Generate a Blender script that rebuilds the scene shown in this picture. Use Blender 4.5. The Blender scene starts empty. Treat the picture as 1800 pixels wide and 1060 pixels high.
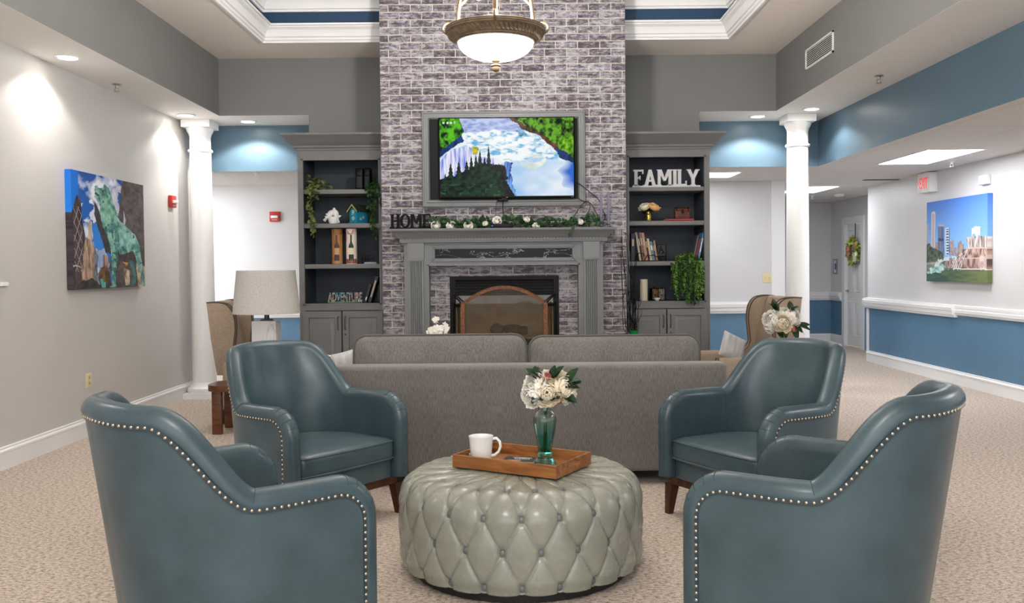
import bpy, math, random
import numpy as np
from mathutils import Vector, Matrix
PI = math.pi
rnd = random.Random(7)
S = bpy.context.scene
COL = S.collection

S.view_settings.view_transform = 'Standard'; S.view_settings.look = 'None'; S.view_settings.gamma = 1.0; S.view_settings.use_curve_mapping = False
S.view_settings.exposure = 1.5
try: S.cycles.use_denoising = True
except Exception: pass

# ------------------------------------------------------------------ camera model
F_PX, CX, CY, EYE = 1600.0, 906.2, 517.9, 1.25
ROLL, PITCH, YAW = 0.00923, -0.02863, 0.0022
def ray(x, y):
    dx, dy = x - CX, y - CY
    c, s = math.cos(ROLL), math.sin(ROLL)
    u = c * dx - s * dy; v = s * dx + c * dy
    X, Y, Z = u / F_PX, 1.0, -v / F_PX
    c, s = math.cos(PITCH), math.sin(PITCH); Y, Z = c * Y - s * Z, s * Y + c * Z
    c, s = math.cos(YAW), math.sin(YAW); X, Y = c * X + s * Y, -s * X + c * Y
    return Vector((X, Y, Z))
def DY(x, y, Y):
    r = ray(x, y); k = Y / r.y; return Vector((r.x * k, Y, EYE + r.z * k))
def DX(x, y, X):
    r = ray(x, y); k = X / r.x; return Vector((X, r.y * k, EYE + r.z * k))
def DZ(x, y, Z):
    r = ray(x, y); k = (Z - EYE) / r.z; return Vector((r.x * k, r.y * k, Z))

def make_camera():
    cd = bpy.data.cameras.new('camera'); co = bpy.data.objects.new('camera', cd); COL.objects.link(co)
    cy, sy = math.cos(YAW), math.sin(YAW); cp, sp = math.cos(PITCH), math.sin(PITCH); cr, sr = math.cos(ROLL), math.sin(ROLL)
    Xc = Vector((cy, -sy, 0)); Y1 = Vector((sy, cy, 0)); Zw = Vector((0, 0, 1))
    Yc = cp * Y1 + sp * Zw; Zc = -sp * Y1 + cp * Zw
    R = cr * Xc - sr * Zc; U = sr * Xc + cr * Zc
    m = Matrix((R, U, -Yc)).transposed().to_4x4(); m.translation = Vector((0, 0, EYE))
    co.matrix_world = m
    cd.sensor_fit = 'HORIZONTAL'; cd.sensor_width = 36.0; cd.lens = F_PX / 1800 * 36.0
    cd.shift_x = -(CX - 900) / 1800; cd.shift_y = -(530 - CY) / 1800
    cd.clip_start = 0.05; cd.clip_end = 100
    S.camera = co
make_camera()

# ------------------------------------------------------------------ materials
def lin(c):
    return tuple((v / 12.92 if v <= 0.04045 else ((v + 0.055) / 1.055) ** 2.4) for v in [q / 255.0 for q in c])
class NT:
    def __init__(s, name):
        s.m = bpy.data.materials.new(name); s.m.use_nodes = True; s.t = s.m.node_tree
        s.n = s.t.nodes; s.b = s.n['Principled BSDF']; s.out = s.n['Material Output']
    def add(s, typ, **kw):
        n = s.n.new(typ)
        for k, v in kw.items():
            if k[0] == '_': n.inputs[k[1:].replace('_', ' ')].default_value = v
            else: setattr(n, k, v)
        return n
    def link(s, a, b): s.t.links.new(a, b)
    def coords(s, scale=(1, 1, 1), kind='Object'):
        tc = s.add('ShaderNodeTexCoord'); mp = s.add('ShaderNodeMapping'); mp.inputs['Scale'].default_value = scale
        s.link(tc.outputs[kind], mp.inputs['Vector']); return mp.outputs['Vector']
    def noise(s, vec, scale=5, detail=4, rough=.55, dist=0):
        n = s.add('ShaderNodeTexNoise'); n.inputs['Scale'].default_value = scale; n.inputs['Detail'].default_value = detail
        n.inputs['Roughness'].default_value = rough; n.inputs['Distortion'].default_value = dist
        s.link(vec, n.inputs['Vector']); return n.outputs['Fac']
    def ramp(s, fac, stops, interp='LINEAR'):
        r = s.add('ShaderNodeValToRGB'); r.color_ramp.interpolation = interp
        e = r.color_ramp.elements
        while len(e) < len(stops): e.new(0.5)
        for el, (p, c) in zip(e, stops): el.position = p; el.color = (*c, 1)
        s.link(fac, r.inputs['Fac']); return r.outputs['Color']
    def mix(s, fac, a, b, mode='MIX'):
        n = s.add('ShaderNodeMix', data_type='RGBA', blend_type=mode)
        for k, v in ((0, fac), (6, a), (7, b)):
            if isinstance(v, bpy.types.NodeSocket): s.link(v, n.inputs[k])
            elif k == 0: n.inputs[0].default_value = v
            else: n.inputs[k].default_value = (*v, 1)
        return n.outputs[2]
    def bump(s, h, strength=.3, dist=.002):
        b = s.add('ShaderNodeBump'); b.inputs['Strength'].default_value = strength; b.inputs['Distance'].default_value = dist
        s.link(h, b.inputs['Height']); s.link(b.outputs['Normal'], s.b.inputs['Normal'])
    def setp(s, **kw):
        for k, v in kw.items(): s.b.inputs[k.replace('_', ' ')].default_value = v
        return s
MATS = {}
def paint(name, rgb, rough=.6, var=.04, scale=3.0, bump=0.0, bscale=200.0, metal=0.0, spec=.5):
    if name in MATS: return MATS[name]
    t = NT(name); c = lin(rgb); v = t.coords()
    f = t.noise(v, scale, 3)
    lo = tuple(x * (1 - var) for x in c); hi = tuple(min(1, x * (1 + var)) for x in c)
    t.link(t.ramp(f, [(.3, lo), (.7, hi)]), t.b.inputs['Base Color'])
    t.setp(Roughness=rough, Metallic=metal); t.b.inputs['Specular IOR Level'].default_value = spec
    if bump: t.bump(t.noise(v, bscale, 2), bump, .001)
    MATS[name] = t.m; return t.m
def streak(name, a, b, scale, rough=.8, lo=.35, hi=.65, bump=.3, detail=4, spec=.3, nscale=1.0):
    t = NT(name); v = t.coords(scale); f = t.noise(v, nscale, detail, .65)
    t.link(t.ramp(f, [(lo, lin(a)), (hi, lin(b))]), t.b.inputs['Base Color'])
    t.setp(Roughness=rough); t.b.inputs['Specular IOR Level'].default_value = spec
    if bump: t.bump(f, bump, .002)
    MATS[name] = t.m; return t.m
def emit(name, rgb, strength):
    t = NT(name); c = lin(rgb); t.setp(Roughness=.4)
    t.b.inputs['Base Color'].default_value = (*c, 1)
    t.b.inputs['Emission Color'].default_value = (*c, 1); t.b.inputs['Emission Strength'].default_value = strength
    MATS[name] = t.m; return t.m
def vcol(name, rough=.6, emission=0.0, gain=1.0):
    t = NT(name); a = t.add('ShaderNodeVertexColor'); a.layer_name = 'Col'
    if emission:
        t.b.inputs['Base Color'].default_value = (.004, .004, .005, 1)
        t.link(a.outputs['Color'], t.b.inputs['Emission Color']); t.b.inputs['Emission Strength'].default_value = emission
    else: t.link(a.outputs['Color'], t.b.inputs['Base Color'])
    t.setp(Roughness=rough)
    if emission: t.b.inputs['Specular IOR Level'].default_value = .03
    MATS[name] = t.m; return t.m

wall_white = paint('wall paint pale grey', (214, 213, 213), .55, .015)
wall_left_m = paint('wall paint warm grey', (203, 200, 197), .5, .015)
grey_upper = paint('wall paint mid grey', (128, 128, 127), .6, .02, bump=.05)
ceil_m = paint('ceiling paint cream', (243, 235, 226), .8, .01)
soffit_m = paint('soffit paint off white', (242, 239, 235), .75, .01)
navy = paint('tray paint navy', (22, 60, 92), .55, .03)
header_blue = paint('header paint blue', (88, 113, 130), .36, .03)
trim_white = paint('trim paint white', (236, 236, 236), .35, .01)
door_white = paint('door paint white', (232, 233, 234), .4, .01)
cab_grey = paint('cabinet paint grey', (114, 113, 112), .42, .03, 8)
cab_dark = paint('cabinet back slate', (58, 65, 74), .6, .12, 6)
mantel_grey = paint('mantel paint grey', (118, 120, 121), .42, .03, 8)
black = paint('black plastic', (10, 10, 11), .4, .1, spec=.14)
black_iron = paint('black iron', (11, 10, 10), .5, .15, 20, spec=.2)
matte_black = paint('black painted wood', (12, 12, 12), .6, .1, spec=.15)
white_cer = paint('white ceramic', (240, 240, 238), .18, .01)
ivory = paint('ivory plastic', (226, 212, 166), .4, .02)
red_m = paint('red alarm plastic', (190, 40, 30), .4, .03)
chrome = paint('brushed nickel', (176, 174, 170), .28, .03, metal=1)
dark_metal = paint('dark handle metal', (80, 78, 76), .35, .05, metal=.6)
bronze = streak('aged bronze', (92, 78, 60), (122, 104, 82), (20, 20, 20), .5, bump=.1)
bronze_gold = paint('pale gold metal', (122, 100, 72), .5, .08, 30, metal=.35)
copper = streak('hammered copper', (84, 52, 36), (138, 92, 64), (60, 60, 60), .5, bump=.8)
MATS['hammered copper'].node_tree.nodes['Principled BSDF'].inputs['Metallic'].default_value = .3
dark_wood = streak('dark walnut', (44, 22, 14), (84, 46, 28), (30, 30, 4), .35, bump=.1)
brown_wood = streak('brown table wood', (74, 44, 28), (110, 70, 46), (6, 40, 40), .32, bump=.05)
leaf_m = streak('leaf green', (28, 58, 26), (66, 106, 50), (20, 20, 20), .5, bump=0)
leaf_dark = streak('leaf dark green', (16, 38, 22), (44, 74, 40), (25, 25, 25), .45, bump=0)
leaf_olive = streak('leaf olive', (62, 76, 34), (116, 128, 68), (25, 25, 25), .55, bump=0)
leaf_bright = streak('leaf fresh green', (66, 106, 34), (136, 170, 78), (18, 18, 18), .5, bump=0)
petal_w = streak('petal cream white', (246, 240, 226), (255, 253, 248), (30, 30, 30), .6, bump=0)
petal_c = streak('petal cream', (246, 232, 200), (254, 248, 232), (30, 30, 30), .6, bump=0)
petal_p = streak('petal pink', (214, 112, 100), (240, 176, 160), (30, 30, 30), .6, bump=0)
petal_o = streak('petal peach', (250, 190, 120), (255, 226, 176), (40, 40, 40), .6, bump=0)
paper = paint('paper cream', (226, 216, 194), .8, .05, 60)
tan_fab = streak('tan upholstery', (146, 128, 110), (172, 154, 136), (120, 120, 120), .85, bump=.15)
linen = streak('linen shade', (176, 172, 166), (206, 203, 198), (160, 160, 160), .9, bump=.15)
pillow_m = streak('pale pillow fabric', (168, 168, 170), (200, 199, 198), (22, 22, 5), .9, bump=.1)
piping_dark = paint('brown piping', (84, 70, 58), .7)

def m_leather(name, a, b, rough, bs=.12):
    t = NT(name); v = t.coords(); f = t.noise(v, 5, 5, .6); g = t.noise(v, 160, 3, .6)
    c = t.ramp(f, [(.3, lin(a)), (.72, lin(b))])
    t.link(c, t.b.inputs['Base Color']); t.setp(Roughness=rough)
    r = t.add('ShaderNodeMapRange'); r.inputs['To Min'].default_value = rough - .06; r.inputs['To Max'].default_value = rough + .1
    t.link(t.noise(v, 9, 3), r.inputs['Value']); t.link(r.outputs['Result'], t.b.inputs['Roughness'])
    t.bump(g, bs, .0012); MATS[name] = t.m; return t.m
blue_leather = m_leather('blue leather', (54, 71, 78), (71, 91, 98), .30)
ott_leather = m_leather('greige leather', (130, 131, 120), (149, 150, 138), .25, .04)

def m_brick():
    t = NT('whitewashed brick'); tc = t.add('ShaderNodeTexCoord'); sx = t.add('ShaderNodeSeparateXYZ'); cb = t.add('ShaderNodeCombineXYZ')
    t.link(tc.outputs['Object'], sx.inputs[0]); t.link(sx.outputs['X'], cb.inputs['X']); t.link(sx.outputs['Z'], cb.inputs['Y'])
    vec = cb.outputs[0]
    wob = t.add('ShaderNodeTexNoise'); wob.inputs['Scale'].default_value = 22; wob.inputs['Detail'].default_value = 2; t.link(vec, wob.inputs['Vector'])
    sub = t.add('ShaderNodeVectorMath', operation='MULTIPLY_ADD'); sub.inputs[1].default_value = (.006, .005, 0); t.link(wob.outputs['Color'], sub.inputs[0]); t.link(vec, sub.inputs[2])
    br = t.add('ShaderNodeTexBrick'); t.link(sub.outputs[0], br.inputs['Vector'])
    for k, val in (('Scale', 1.0), ('Mortar Size', .0042), ('Mortar Smooth', .15), ('Bias', 0.0), ('Brick Width', .188), ('Row Height', .0634)): br.inputs[k].default_value = val
    br.offset = .5
    br.inputs['Color1'].default_value = (0, 0, 0, 1); br.inputs['Color2'].default_value = (1, 1, 1, 1); br.inputs['Mortar'].default_value = (.5, .5, .5, 1)
    per = br.outputs['Color']
    mp = t.add('ShaderNodeMapping'); mp.inputs['Scale'].default_value = (1, 2.6, 1); t.link(vec, mp.inputs['Vector'])
    n1 = t.noise(mp.outputs[0], 15, 7, .7, .4); n2 = t.noise(vec, 3.0, 3); n3 = t.noise(vec, 70, 3, .7)
    def madd(x, k, y):
        q = t.add('ShaderNodeMath', operation='MULTIPLY_ADD'); q.inputs[1].default_value = k; t.link(x, q.inputs[0])
        if isinstance(y, float): q.inputs[2].default_value = y
        else: t.link(y, q.inputs[2])
        return q.outputs[0]
    h = madd(per, .10, madd(n2, .34, madd(n3, .30, n1)))
    h = madd(h, 1.0, -.385)
    tintc = t.ramp(per, [(0, lin((96, 84, 84))), (.35, lin((88, 88, 98))), (.6, lin((108, 92, 92))), (1, lin((86, 86, 92)))])
    cold = t.ramp(h, [(.33, lin((58, 53, 58))), (.44, lin((104, 97, 104))), (.52, lin((148, 145, 154))), (.64, lin((192, 192, 200)))])
    body = t.mix(.22, cold, tintc)
    mort = t.ramp(t.noise(vec, 14, 3), [(.3, lin((166, 154, 138))), (.65, lin((204, 198, 190)))])
    t.link(t.mix(br.outputs['Fac'], body, mort), t.b.inputs['Base Color'])
    t.setp(Roughness=.85)
    h = t.add('ShaderNodeMath', operation='MULTIPLY_ADD'); h.inputs[1].default_value = -1.0; t.link(br.outputs['Fac'], h.inputs[0]); t.link(t.noise(vec, 60, 4), h.inputs[2])
    t.bump(h.outputs[0], .6, .006); return t.m
brick_m = m_brick()

def m_carpet():
    t = NT('loop carpet'); v = t.coords((46, 84, 1)); f = t.noise(v, 1.0, 5, .8)
    v2 = t.coords((1, 1, 1)); g = t.noise(v2, .9, 3); h = t.noise(t.coords((140, 260, 1)), 1, 3, .7)
    a = t.ramp(f, [(.34, lin((104, 90, 80))), (.44, lin((170, 155, 142))), (.54, lin((216, 203, 191))), (.75, lin((234, 225, 215)))])
    b = t.ramp(h, [(.3, (.55, .52, .5)), (.6, (1, 1, 1))])
    c = t.mix(.75, a, b, 'MULTIPLY')
    t.link(c, t.b.inputs['Base Color']); t.setp(Roughness=.95); t.b.inputs['Specular IOR Level'].default_value = .1
    t.bump(h, .5, .004); return t.m
carpet_m = m_carpet()
def m_chenille():
    t = NT('grey chenille'); v = t.coords((260, 260, 26)); f = t.noise(v, 1, 4, .7); g = t.noise(t.coords(), 4, 3)
    c = t.ramp(f, [(.34, lin((72, 69, 66))), (.68, lin((141, 136, 130)))])
    c2 = t.mix(.35, c, t.ramp(g, [(.3, lin((92, 88, 84))), (.7, lin((122, 118, 114)))]))
    t.link(c2, t.b.inputs['Base Color']); t.setp(Roughness=.85); t.b.inputs['Sheen Weight'].default_value = .25
    t.bump(f, .3, .002); return t.m
sofa_m = m_chenille()
def m_wallband():
    t = NT('grey paint over blue dado'); tc = t.add('ShaderNodeTexCoord'); sx = t.add('ShaderNodeSeparateXYZ'); t.link(tc.outputs['Object'], sx.inputs[0])
    g = t.add('ShaderNodeMath', operation='GREATER_THAN'); g.inputs[1].default_value = .74; t.link(sx.outputs['Z'], g.inputs[0])
    n = t.noise(t.coords(), 2.5, 3)
    lo = t.ramp(n, [(.3, lin((86, 124, 154))), (.7, lin((94, 132, 161)))]); hi = t.ramp(n, [(.3, lin((208, 207, 208))), (.7, lin((213, 212, 213)))])
    t.link(t.mix(g.outputs[0], lo, hi), t.b.inputs['Base Color']); t.setp(Roughness=.42); return t.m
dado_m = m_wallband()
def m_tile():
    t = NT('ceiling tile'); tc = t.add('ShaderNodeTexCoord')
    br = t.add('ShaderNodeTexBrick'); mp = t.add('ShaderNodeMapping'); mp.inputs['Rotation'].default_value = (0, 0, PI / 2); mp.inputs['Location'].default_value = (-.1, .2, 0); t.link(tc.outputs['Object'], mp.inputs['Vector']); t.link(mp.outputs[0], br.inputs['Vector'])
    br.offset = 0
    for k, val in (('Scale', 1.0), ('Mortar Size', .004), ('Mortar Smooth', .2), ('Brick Width', 1.14), ('Row Height', .57)): br.inputs[k].default_value = val
    sp = t.ramp(t.noise(t.coords(), 90, 3), [(.3, lin((206, 202, 198))), (.6, lin((222, 219, 216)))])
    t.link(t.mix(br.outputs['Fac'], sp, lin((188, 184, 180))), t.b.inputs['Base Color']); t.setp(Roughness=.9); return t.m
tile_m = m_tile()
def m_marble(name, base, vein, sc, lo, hi, dist=1.5, w=(1, 1, 1), rough=.15):
    t = NT(name); v = t.coords(w); f = t.noise(v, sc, 6, .6, dist)
    a = t.add('ShaderNodeMath', operation='SUBTRACT'); a.inputs[1].default_value = .5; t.link(f, a.inputs[0])
    b = t.add('ShaderNodeMath', operation='ABSOLUTE'); t.link(a.outputs[0], b.inputs[0])
    t.link(t.ramp(b.outputs[0], [(lo, lin(vein)), (hi, lin(base))]), t.b.inputs['Base Color']); t.setp(Roughness=rough); return t.m
marble_black = m_marble('black marble', (9, 13, 20), (190, 190, 196), 4.5, .0015, .009, .9, (1.0, 1, 2.8), .3); MATS_SPEC = marble_black.node_tree.nodes['Principled BSDF'].inputs['Specular IOR Level']; MATS_SPEC.default_value = .15
marble_white = m_marble('grey washed wood', (216, 215, 216), (184, 182, 182), 5, .0, .03, .8, (1, 1, .5), .6)
def m_wood_tray():
    t = NT('acacia wood'); v = t.coords((3, 30, 30)); f = t.noise(v, 1.0, 5, .6, 1.2)
    c = t.ramp(f, [(.28, lin((92, 54, 26))), (.5, lin((146, 92, 46))), (.75, lin((176, 122, 66)))])
    t.link(c, t.b.inputs['Base Color']); t.setp(Roughness=.42); t.bump(f, .1, .001); return t.m
tray_wood = m_wood_tray()
def m_glass(name, stops, axis_len):
    t = NT(name); tc = t.add('ShaderNodeTexCoord'); sx = t.add('ShaderNodeSeparateXYZ'); t.link(tc.outputs['Object'], sx.inputs[0])
    d = t.add('ShaderNodeMath', operation='DIVIDE'); d.inputs[1].default_value = axis_len; t.link(sx.outputs['Z'], d.inputs[0])
    t.link(t.ramp(d.outputs[0], stops), t.b.inputs['Base Color']); t.setp(Roughness=.03, IOR=1.45); t.b.inputs['Transmission Weight'].default_value = 1.0
    return t.m
teal_glass = m_glass('teal glass', [(0, lin((120, 222, 212))), (.45, lin((160, 230, 220))), (.7, lin((228, 246, 238))), (.95, lin((242, 250, 246)))], .26)
clear_glass = m_glass('clear glass', [(0, (.95, .97, .96)), (1, (.97, .98, .98))], .3)
def m_pane():
    t = NT('fire glass'); tr = t.add('ShaderNodeBsdfTransparent'); gl = t.add('ShaderNodeBsdfGlossy'); fr = t.add('ShaderNodeFresnel'); mx = t.add('ShaderNodeMixShader')
    gl.inputs['Roughness'].default_value = .04; fr.inputs['IOR'].default_value = 1.45; tr.inputs['Color'].default_value = (.9, .91, .92, 1)
    t.link(fr.outputs[0], mx.inputs[0]); t.link(tr.outputs[0], mx.inputs[1]); t.link(gl.outputs[0], mx.inputs[2]); t.link(mx.outputs[0], t.out.inputs['Surface']); return t.m
pane_m = m_pane()
def m_mesh():
    t = NT('fine wire mesh'); tr = t.add('ShaderNodeBsdfTransparent'); mx = t.add('ShaderNodeMixShader'); mx.inputs[0].default_value = .16
    t.b.inputs['Base Color'].default_value = (*lin((120, 104, 84)), 1); t.setp(Roughness=.5, Metallic=.4)
    t.link(tr.outputs[0], mx.inputs[1]); t.link(t.b.outputs[0], mx.inputs[2]); t.link(mx.outputs[0], t.out.inputs['Surface']); return t.m
mesh_m = m_mesh()
lamp_glow = emit('pendant glass glow', (255, 250, 242), 9.0)
can_glow = emit('downlight glow', (255, 248, 236), 14.0)
troffer_glow = emit('troffer glow', (250, 252, 255), 6.5)

# ------------------------------------------------------------------ mesh builder
class M:
    def __init__(s): s.v = []; s.f = []; s.col = None
    def add(s, vs, fs):
        o = len(s.v); s.v += [tuple(q) for q in vs]; s.f += [tuple(i + o for i in f) for f in fs]; return s
    def box(s, x0, x1, y0, y1, z0, z1, bev=0):
        if bev: return s.rbox(x0, x1, y0, y1, z0, z1, bev)
        v = [(x, y, z) for z in (z0, z1) for y in (y0, y1) for x in (x0, x1)]
        return s.add(v, [(0, 2, 3, 1), (4, 5, 7, 6), (0, 1, 5, 4), (2, 6, 7, 3), (0, 4, 6, 2), (1, 3, 7, 5)])
    def rbox(s, x0, x1, y0, y1, z0, z1, r, seg=3, n=1):
        # rounded box: all edges rounded, built as loft of rounded rectangles
        r = min(r, (x1 - x0) / 2.01, (y1 - y0) / 2.01, (z1 - z0) / 2.01)
        def rr(ins, z):
            out = []
            q = max(r - ins, 1e-4) if ins < r else 1e-4
            q = r - ins + 1e-4
            a, b, c, d = x0 + ins, x1 - ins, y0 + ins, y1 - ins
            for (cx_, cy_, a0) in ((b - q, d - q, 0), (a + q, d - q, PI / 2), (a + q, c + q, PI), (b - q, c + q, 1.5 * PI)):
                for k in range(seg + 1):
                    t = a0 + k * PI / 2 / seg; out.append((cx_ + q * math.cos(t), cy_ + q * math.sin(t), z))
            return out
        rings = []
        for k in range(seg + 1):
            t = k * PI / 2 / seg; rings.append(rr(r * (1 - math.sin(t)), z0 + r * (1 - math.cos(t))))
        for k in range(seg + 1):
            t = PI / 2 - k * PI / 2 / seg; rings.append(rr(r * (1 - math.sin(t)), z1 - r * (1 - math.cos(t))))
        return s.loft(rings, cap=True)
    def loft(s, rings, cap=False, closed=True, loop=False):
        o = len(s.v); n = len(rings[0]); fs = []
        for r in rings: s.v += [tuple(q) for q in r]
        R = len(rings)
        for i in range(R if loop else R - 1):
            a = o + i * n; b = o + ((i + 1) % R) * n
            for j in range(n if closed else n - 1):
                k = (j + 1) % n; fs.append((a + j, a + k, b + k, b + j))
        if cap: fs.append(tuple(o + j for j in reversed(range(n)))); fs.append(tuple(o + (R - 1) * n + j for j in range(n)))
        s.f += fs; return s
    def lathe(s, prof, n=32, c=(0, 0, 0), cap=True):
        rings = [[(c[0] + max(r, 1e-4) * math.cos(2 * PI * k / n), c[1] + max(r, 1e-4) * math.sin(2 * PI * k / n), c[2] + z) for k in range(n)] for r, z in prof]
        return s.loft(rings, cap=cap)
    def cyl(s, a, b, r, r2=None, n=12, cap=True):
        return s.tube([a, b], [r, r if r2 is None else r2], n, cap)
    def tube(s, pts, r, n=8, cap=True, loop=False):
        pts = [Vector(p) for p in pts]; m = len(pts)
        rs = r if isinstance(r, (list, tuple)) else [r] * m
        rings = []; up = None
        for i, p in enumerate(pts):
            if loop: d = pts[(i + 1) % m] - pts[i - 1]
            else: d = pts[min(i + 1, m - 1)] - pts[max(i - 1, 0)]
            d = d.normalized() if d.length > 1e-9 else Vector((0, 0, 1))
            if up is None: up = d.orthogonal().normalized()
            up = (up - d * up.dot(d)); up = up.normalized() if up.length > 1e-6 else d.orthogonal().normalized()
            w = d.cross(up)
            rings.append([tuple(p + rs[i] * (math.cos(2 * PI * k / n) * up + math.sin(2 * PI * k / n) * w)) for k in range(n)])
        return s.loft(rings, cap=cap and not loop, loop=loop)
    def prism(s, poly, axis='y', a=0, b=1):
        def P(p, t):
            return {'y': (p[0], t, p[1]), 'x': (t, p[0], p[1]), 'z': (p[0], p[1], t)}[axis]
        n = len(poly); vs = [P(p, a) for p in poly] + [P(p, b) for p in poly]
        fs = [tuple(range(n)), tuple(reversed(range(n, 2 * n)))] + [(i, i + n, (i + 1) % n + n, (i + 1) % n) for i in range(n)]
        return s.add(vs, fs)
    def sphere(s, c, r, n=12, m=8, sc=(1, 1, 1)):
        rings = []
        for i in range(m + 1):
            t = PI * i / m - PI / 2
            rings.append([(c[0] + sc[0] * r * max(math.cos(t), 1e-3) * math.cos(2 * PI * k / n), c[1] + sc[1] * r * max(math.cos(t), 1e-3) * math.sin(2 * PI * k / n), c[2] + sc[2] * r * math.sin(t)) for k in range(n)])
        return s.loft(rings, cap=True)
    def grid(s, fn, nu, nv):
        vs = [fn(i / nu, j / nv) for i in range(nu + 1) for j in range(nv + 1)]
        fs = [(i * (nv + 1) + j, (i + 1) * (nv + 1) + j, (i + 1) * (nv + 1) + j + 1, i * (nv + 1) + j + 1) for i in range(nu) for j in range(nv)]
        return s.add(vs, fs)
    def xf(s, mat):
        s.v = [tuple(mat @ Vector(q)) for q in s.v]; return s
    def merge(s, o): return s.add(o.v, o.f)
def mesh_of(name, m, smooth=None):
    me = bpy.data.meshes.new(name); me.from_pydata(m.v, [], m.f)
    import bmesh
    b = bmesh.new(); b.from_mesh(me); bmesh.ops.recalc_face_normals(b, faces=b.faces); b.to_mesh(me); b.free()
    if smooth is not None:
        me.shade_smooth()
        try: me.set_sharp_from_angle(angle=math.radians(smooth))
        except Exception: pass
    return me
def obj(name, m, mt, parent=None, smooth=38, loc=(0, 0, 0), rot=(0, 0, 0), label=None):
    me = m if isinstance(m, bpy.types.Mesh) else mesh_of(name, m, smooth)
    if mt is not None and not me.materials: me.materials.append(mt)
    o = bpy.data.objects.new(name, me); COL.objects.link(o); o.location = loc; o.rotation_euler = rot
    if parent: o.parent = parent
    if label: o['label'] = label
    return o
def tag(o, label, cat, group=None, kind=None):
    o['label'] = label; o['category'] = cat
    if group: o['group'] = group
    if kind: o['kind'] = kind
    return o
def thing(name, label, cat, loc=(0, 0, 0), rotz=0, group=None):
    o = bpy.data.objects.new(name, None); o.empty_display_size = .05; COL.objects.link(o); o.location = loc; o.rotation_euler = (0, 0, rotz)
    return tag(o, label, cat, group)
def solo(name, m, mt, label, cat, group=None, **kw): return tag(obj(name, m, mt, **kw), label, cat, group)
def struct(name, m, mt, smooth=30, parent=None):
    o = obj(name, m, mt, parent, smooth); o['kind'] = 'structure'; return o
def B(*a, **k): return M().box(*a, **k)
def dup(root, loc, rotz, label=None, group=None):
    r = root.copy(); COL.objects.link(r); r.location = loc; r.rotation_euler = (0, 0, rotz)
    if label: r['label'] = label
    if group: r['group'] = group
    for ch in list(root.children):
        c = ch.copy(); COL.objects.link(c); c.parent = r
        for g in ch.children:
            d = g.copy(); COL.objects.link(d); d.parent = c
    return r
def text_mesh(txt, size, depth, bold=0.0, name='text'):
    cu = bpy.data.curves.new(name, 'FONT'); cu.body = txt; cu.size = size; cu.extrude = depth / 2; cu.offset = bold; cu.resolution_u = 3
    o = bpy.data.objects.new(name, cu); COL.objects.link(o)
    me = bpy.data.meshes.new_from_object(o.evaluated_get(bpy.context.evaluated_depsgraph_get()))
    bpy.data.objects.remove(o); bpy.data.curves.remove(cu)
    m = M(); m.v = [tuple(v.co) for v in me.vertices]; m.f = [tuple(p.vertices) for p in me.polygons]
    bpy.data.meshes.remove(me)
    return m     # in the XY plane, extruded along Z
def fit_text(txt, w, h, depth, bold=0.0):
    m = text_mesh(txt, 1.0, 1.0, bold); a = np.array(m.v); lo = a.min(0); hi = a.max(0); a = (a - lo) / (hi - lo)
    m.v = [(p[0] * w, (p[2] - 1) * -depth, p[1] * h) for p in a]; return m   # stands in XZ, front at y=0 going back
def light(name, typ, loc, energy, color=(1, 1, 1), parent=None, rot=(0, 0, 0), **kw):
    l = bpy.data.lights.new(name, typ); l.energy = energy; l.color = color
    for k, v in kw.items(): setattr(l, k, v)
    o = bpy.data.objects.new(name, l); COL.objects.link(o); o.location = loc; o.rotation_euler = rot
    if parent: o.parent = parent
    return o

# ------------------------------------------------------------------ room shell
XL, XSL, XSR, XH, XR = -3.262, -2.791, 2.524, 3.128, 4.609
ZS, ZC, ZT = 2.732, 3.272, 2.268
YB, YH, YK, YF = 8.734, 9.335, 10.87, 14.83
YN = -3.5
struct('floor', B(-7, 6.2, YN, 15, -.1, 0), carpet_m)
struct('wall_left', B(XL - .15, XL, YN, YH + .12, 0, ZS + .02), wall_left_m)
struct('ceiling_left_soffit', B(XL - .15, XSL - .002, YN, YH, ZS, ZS + .04), soffit_m)
struct('wall_left_upper', B(XSL - .05, XSL, YN, YB + .05, ZS + .001, ZC + .03), grey_upper)
struct('ceiling_right_soffit', B(XSR + .002, XH + .14, YN, YH, ZS, ZS + .04), soffit_m)
struct('wall_right_upper', B(XSR, XSR + .05, YN, YB + .05, ZS + .001, ZC + .03), grey_upper)
XGL, XGR = DY(543, 202, YB).x, DY(1229, 195, YB).x
struct('wall_back_upper', B(XSL - .04, XSR + .04, YB, YB + .06, ZS + .001, ZC + .03), grey_upper)
struct('wall_back_left_stub', B(XGL, -1.0, YB + .0005, YH + .139, 0, ZS + .0009), grey_upper)
struct('wall_back_right_stub', B(.85, XGR, YB + .0005, YH + .139, 0, ZS + .0009), grey_upper)
struct('ceiling_back_left_soffit', B(XSL - .0021, XGL - .001, YB + .002, YH, ZS, ZS + .04), soffit_m)
struct('ceiling_back_right_soffit', B(XGR + .001, XSR + .0021, YB + .002, YH, ZS, ZS + .04), soffit_m)
struct('wall_back_left_header', B(-7, XGL, YH, YH + .14, ZT, ZS + .03), header_blue)
struct('wall_back_right_header', B(XGR, XH + .14, YH, YH + .14, ZT, ZS + .03), header_blue)
struct('wall_right_header', B(XH, XH + .14, YN, YH + .001, ZT, ZS + .03), header_blue)
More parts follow.
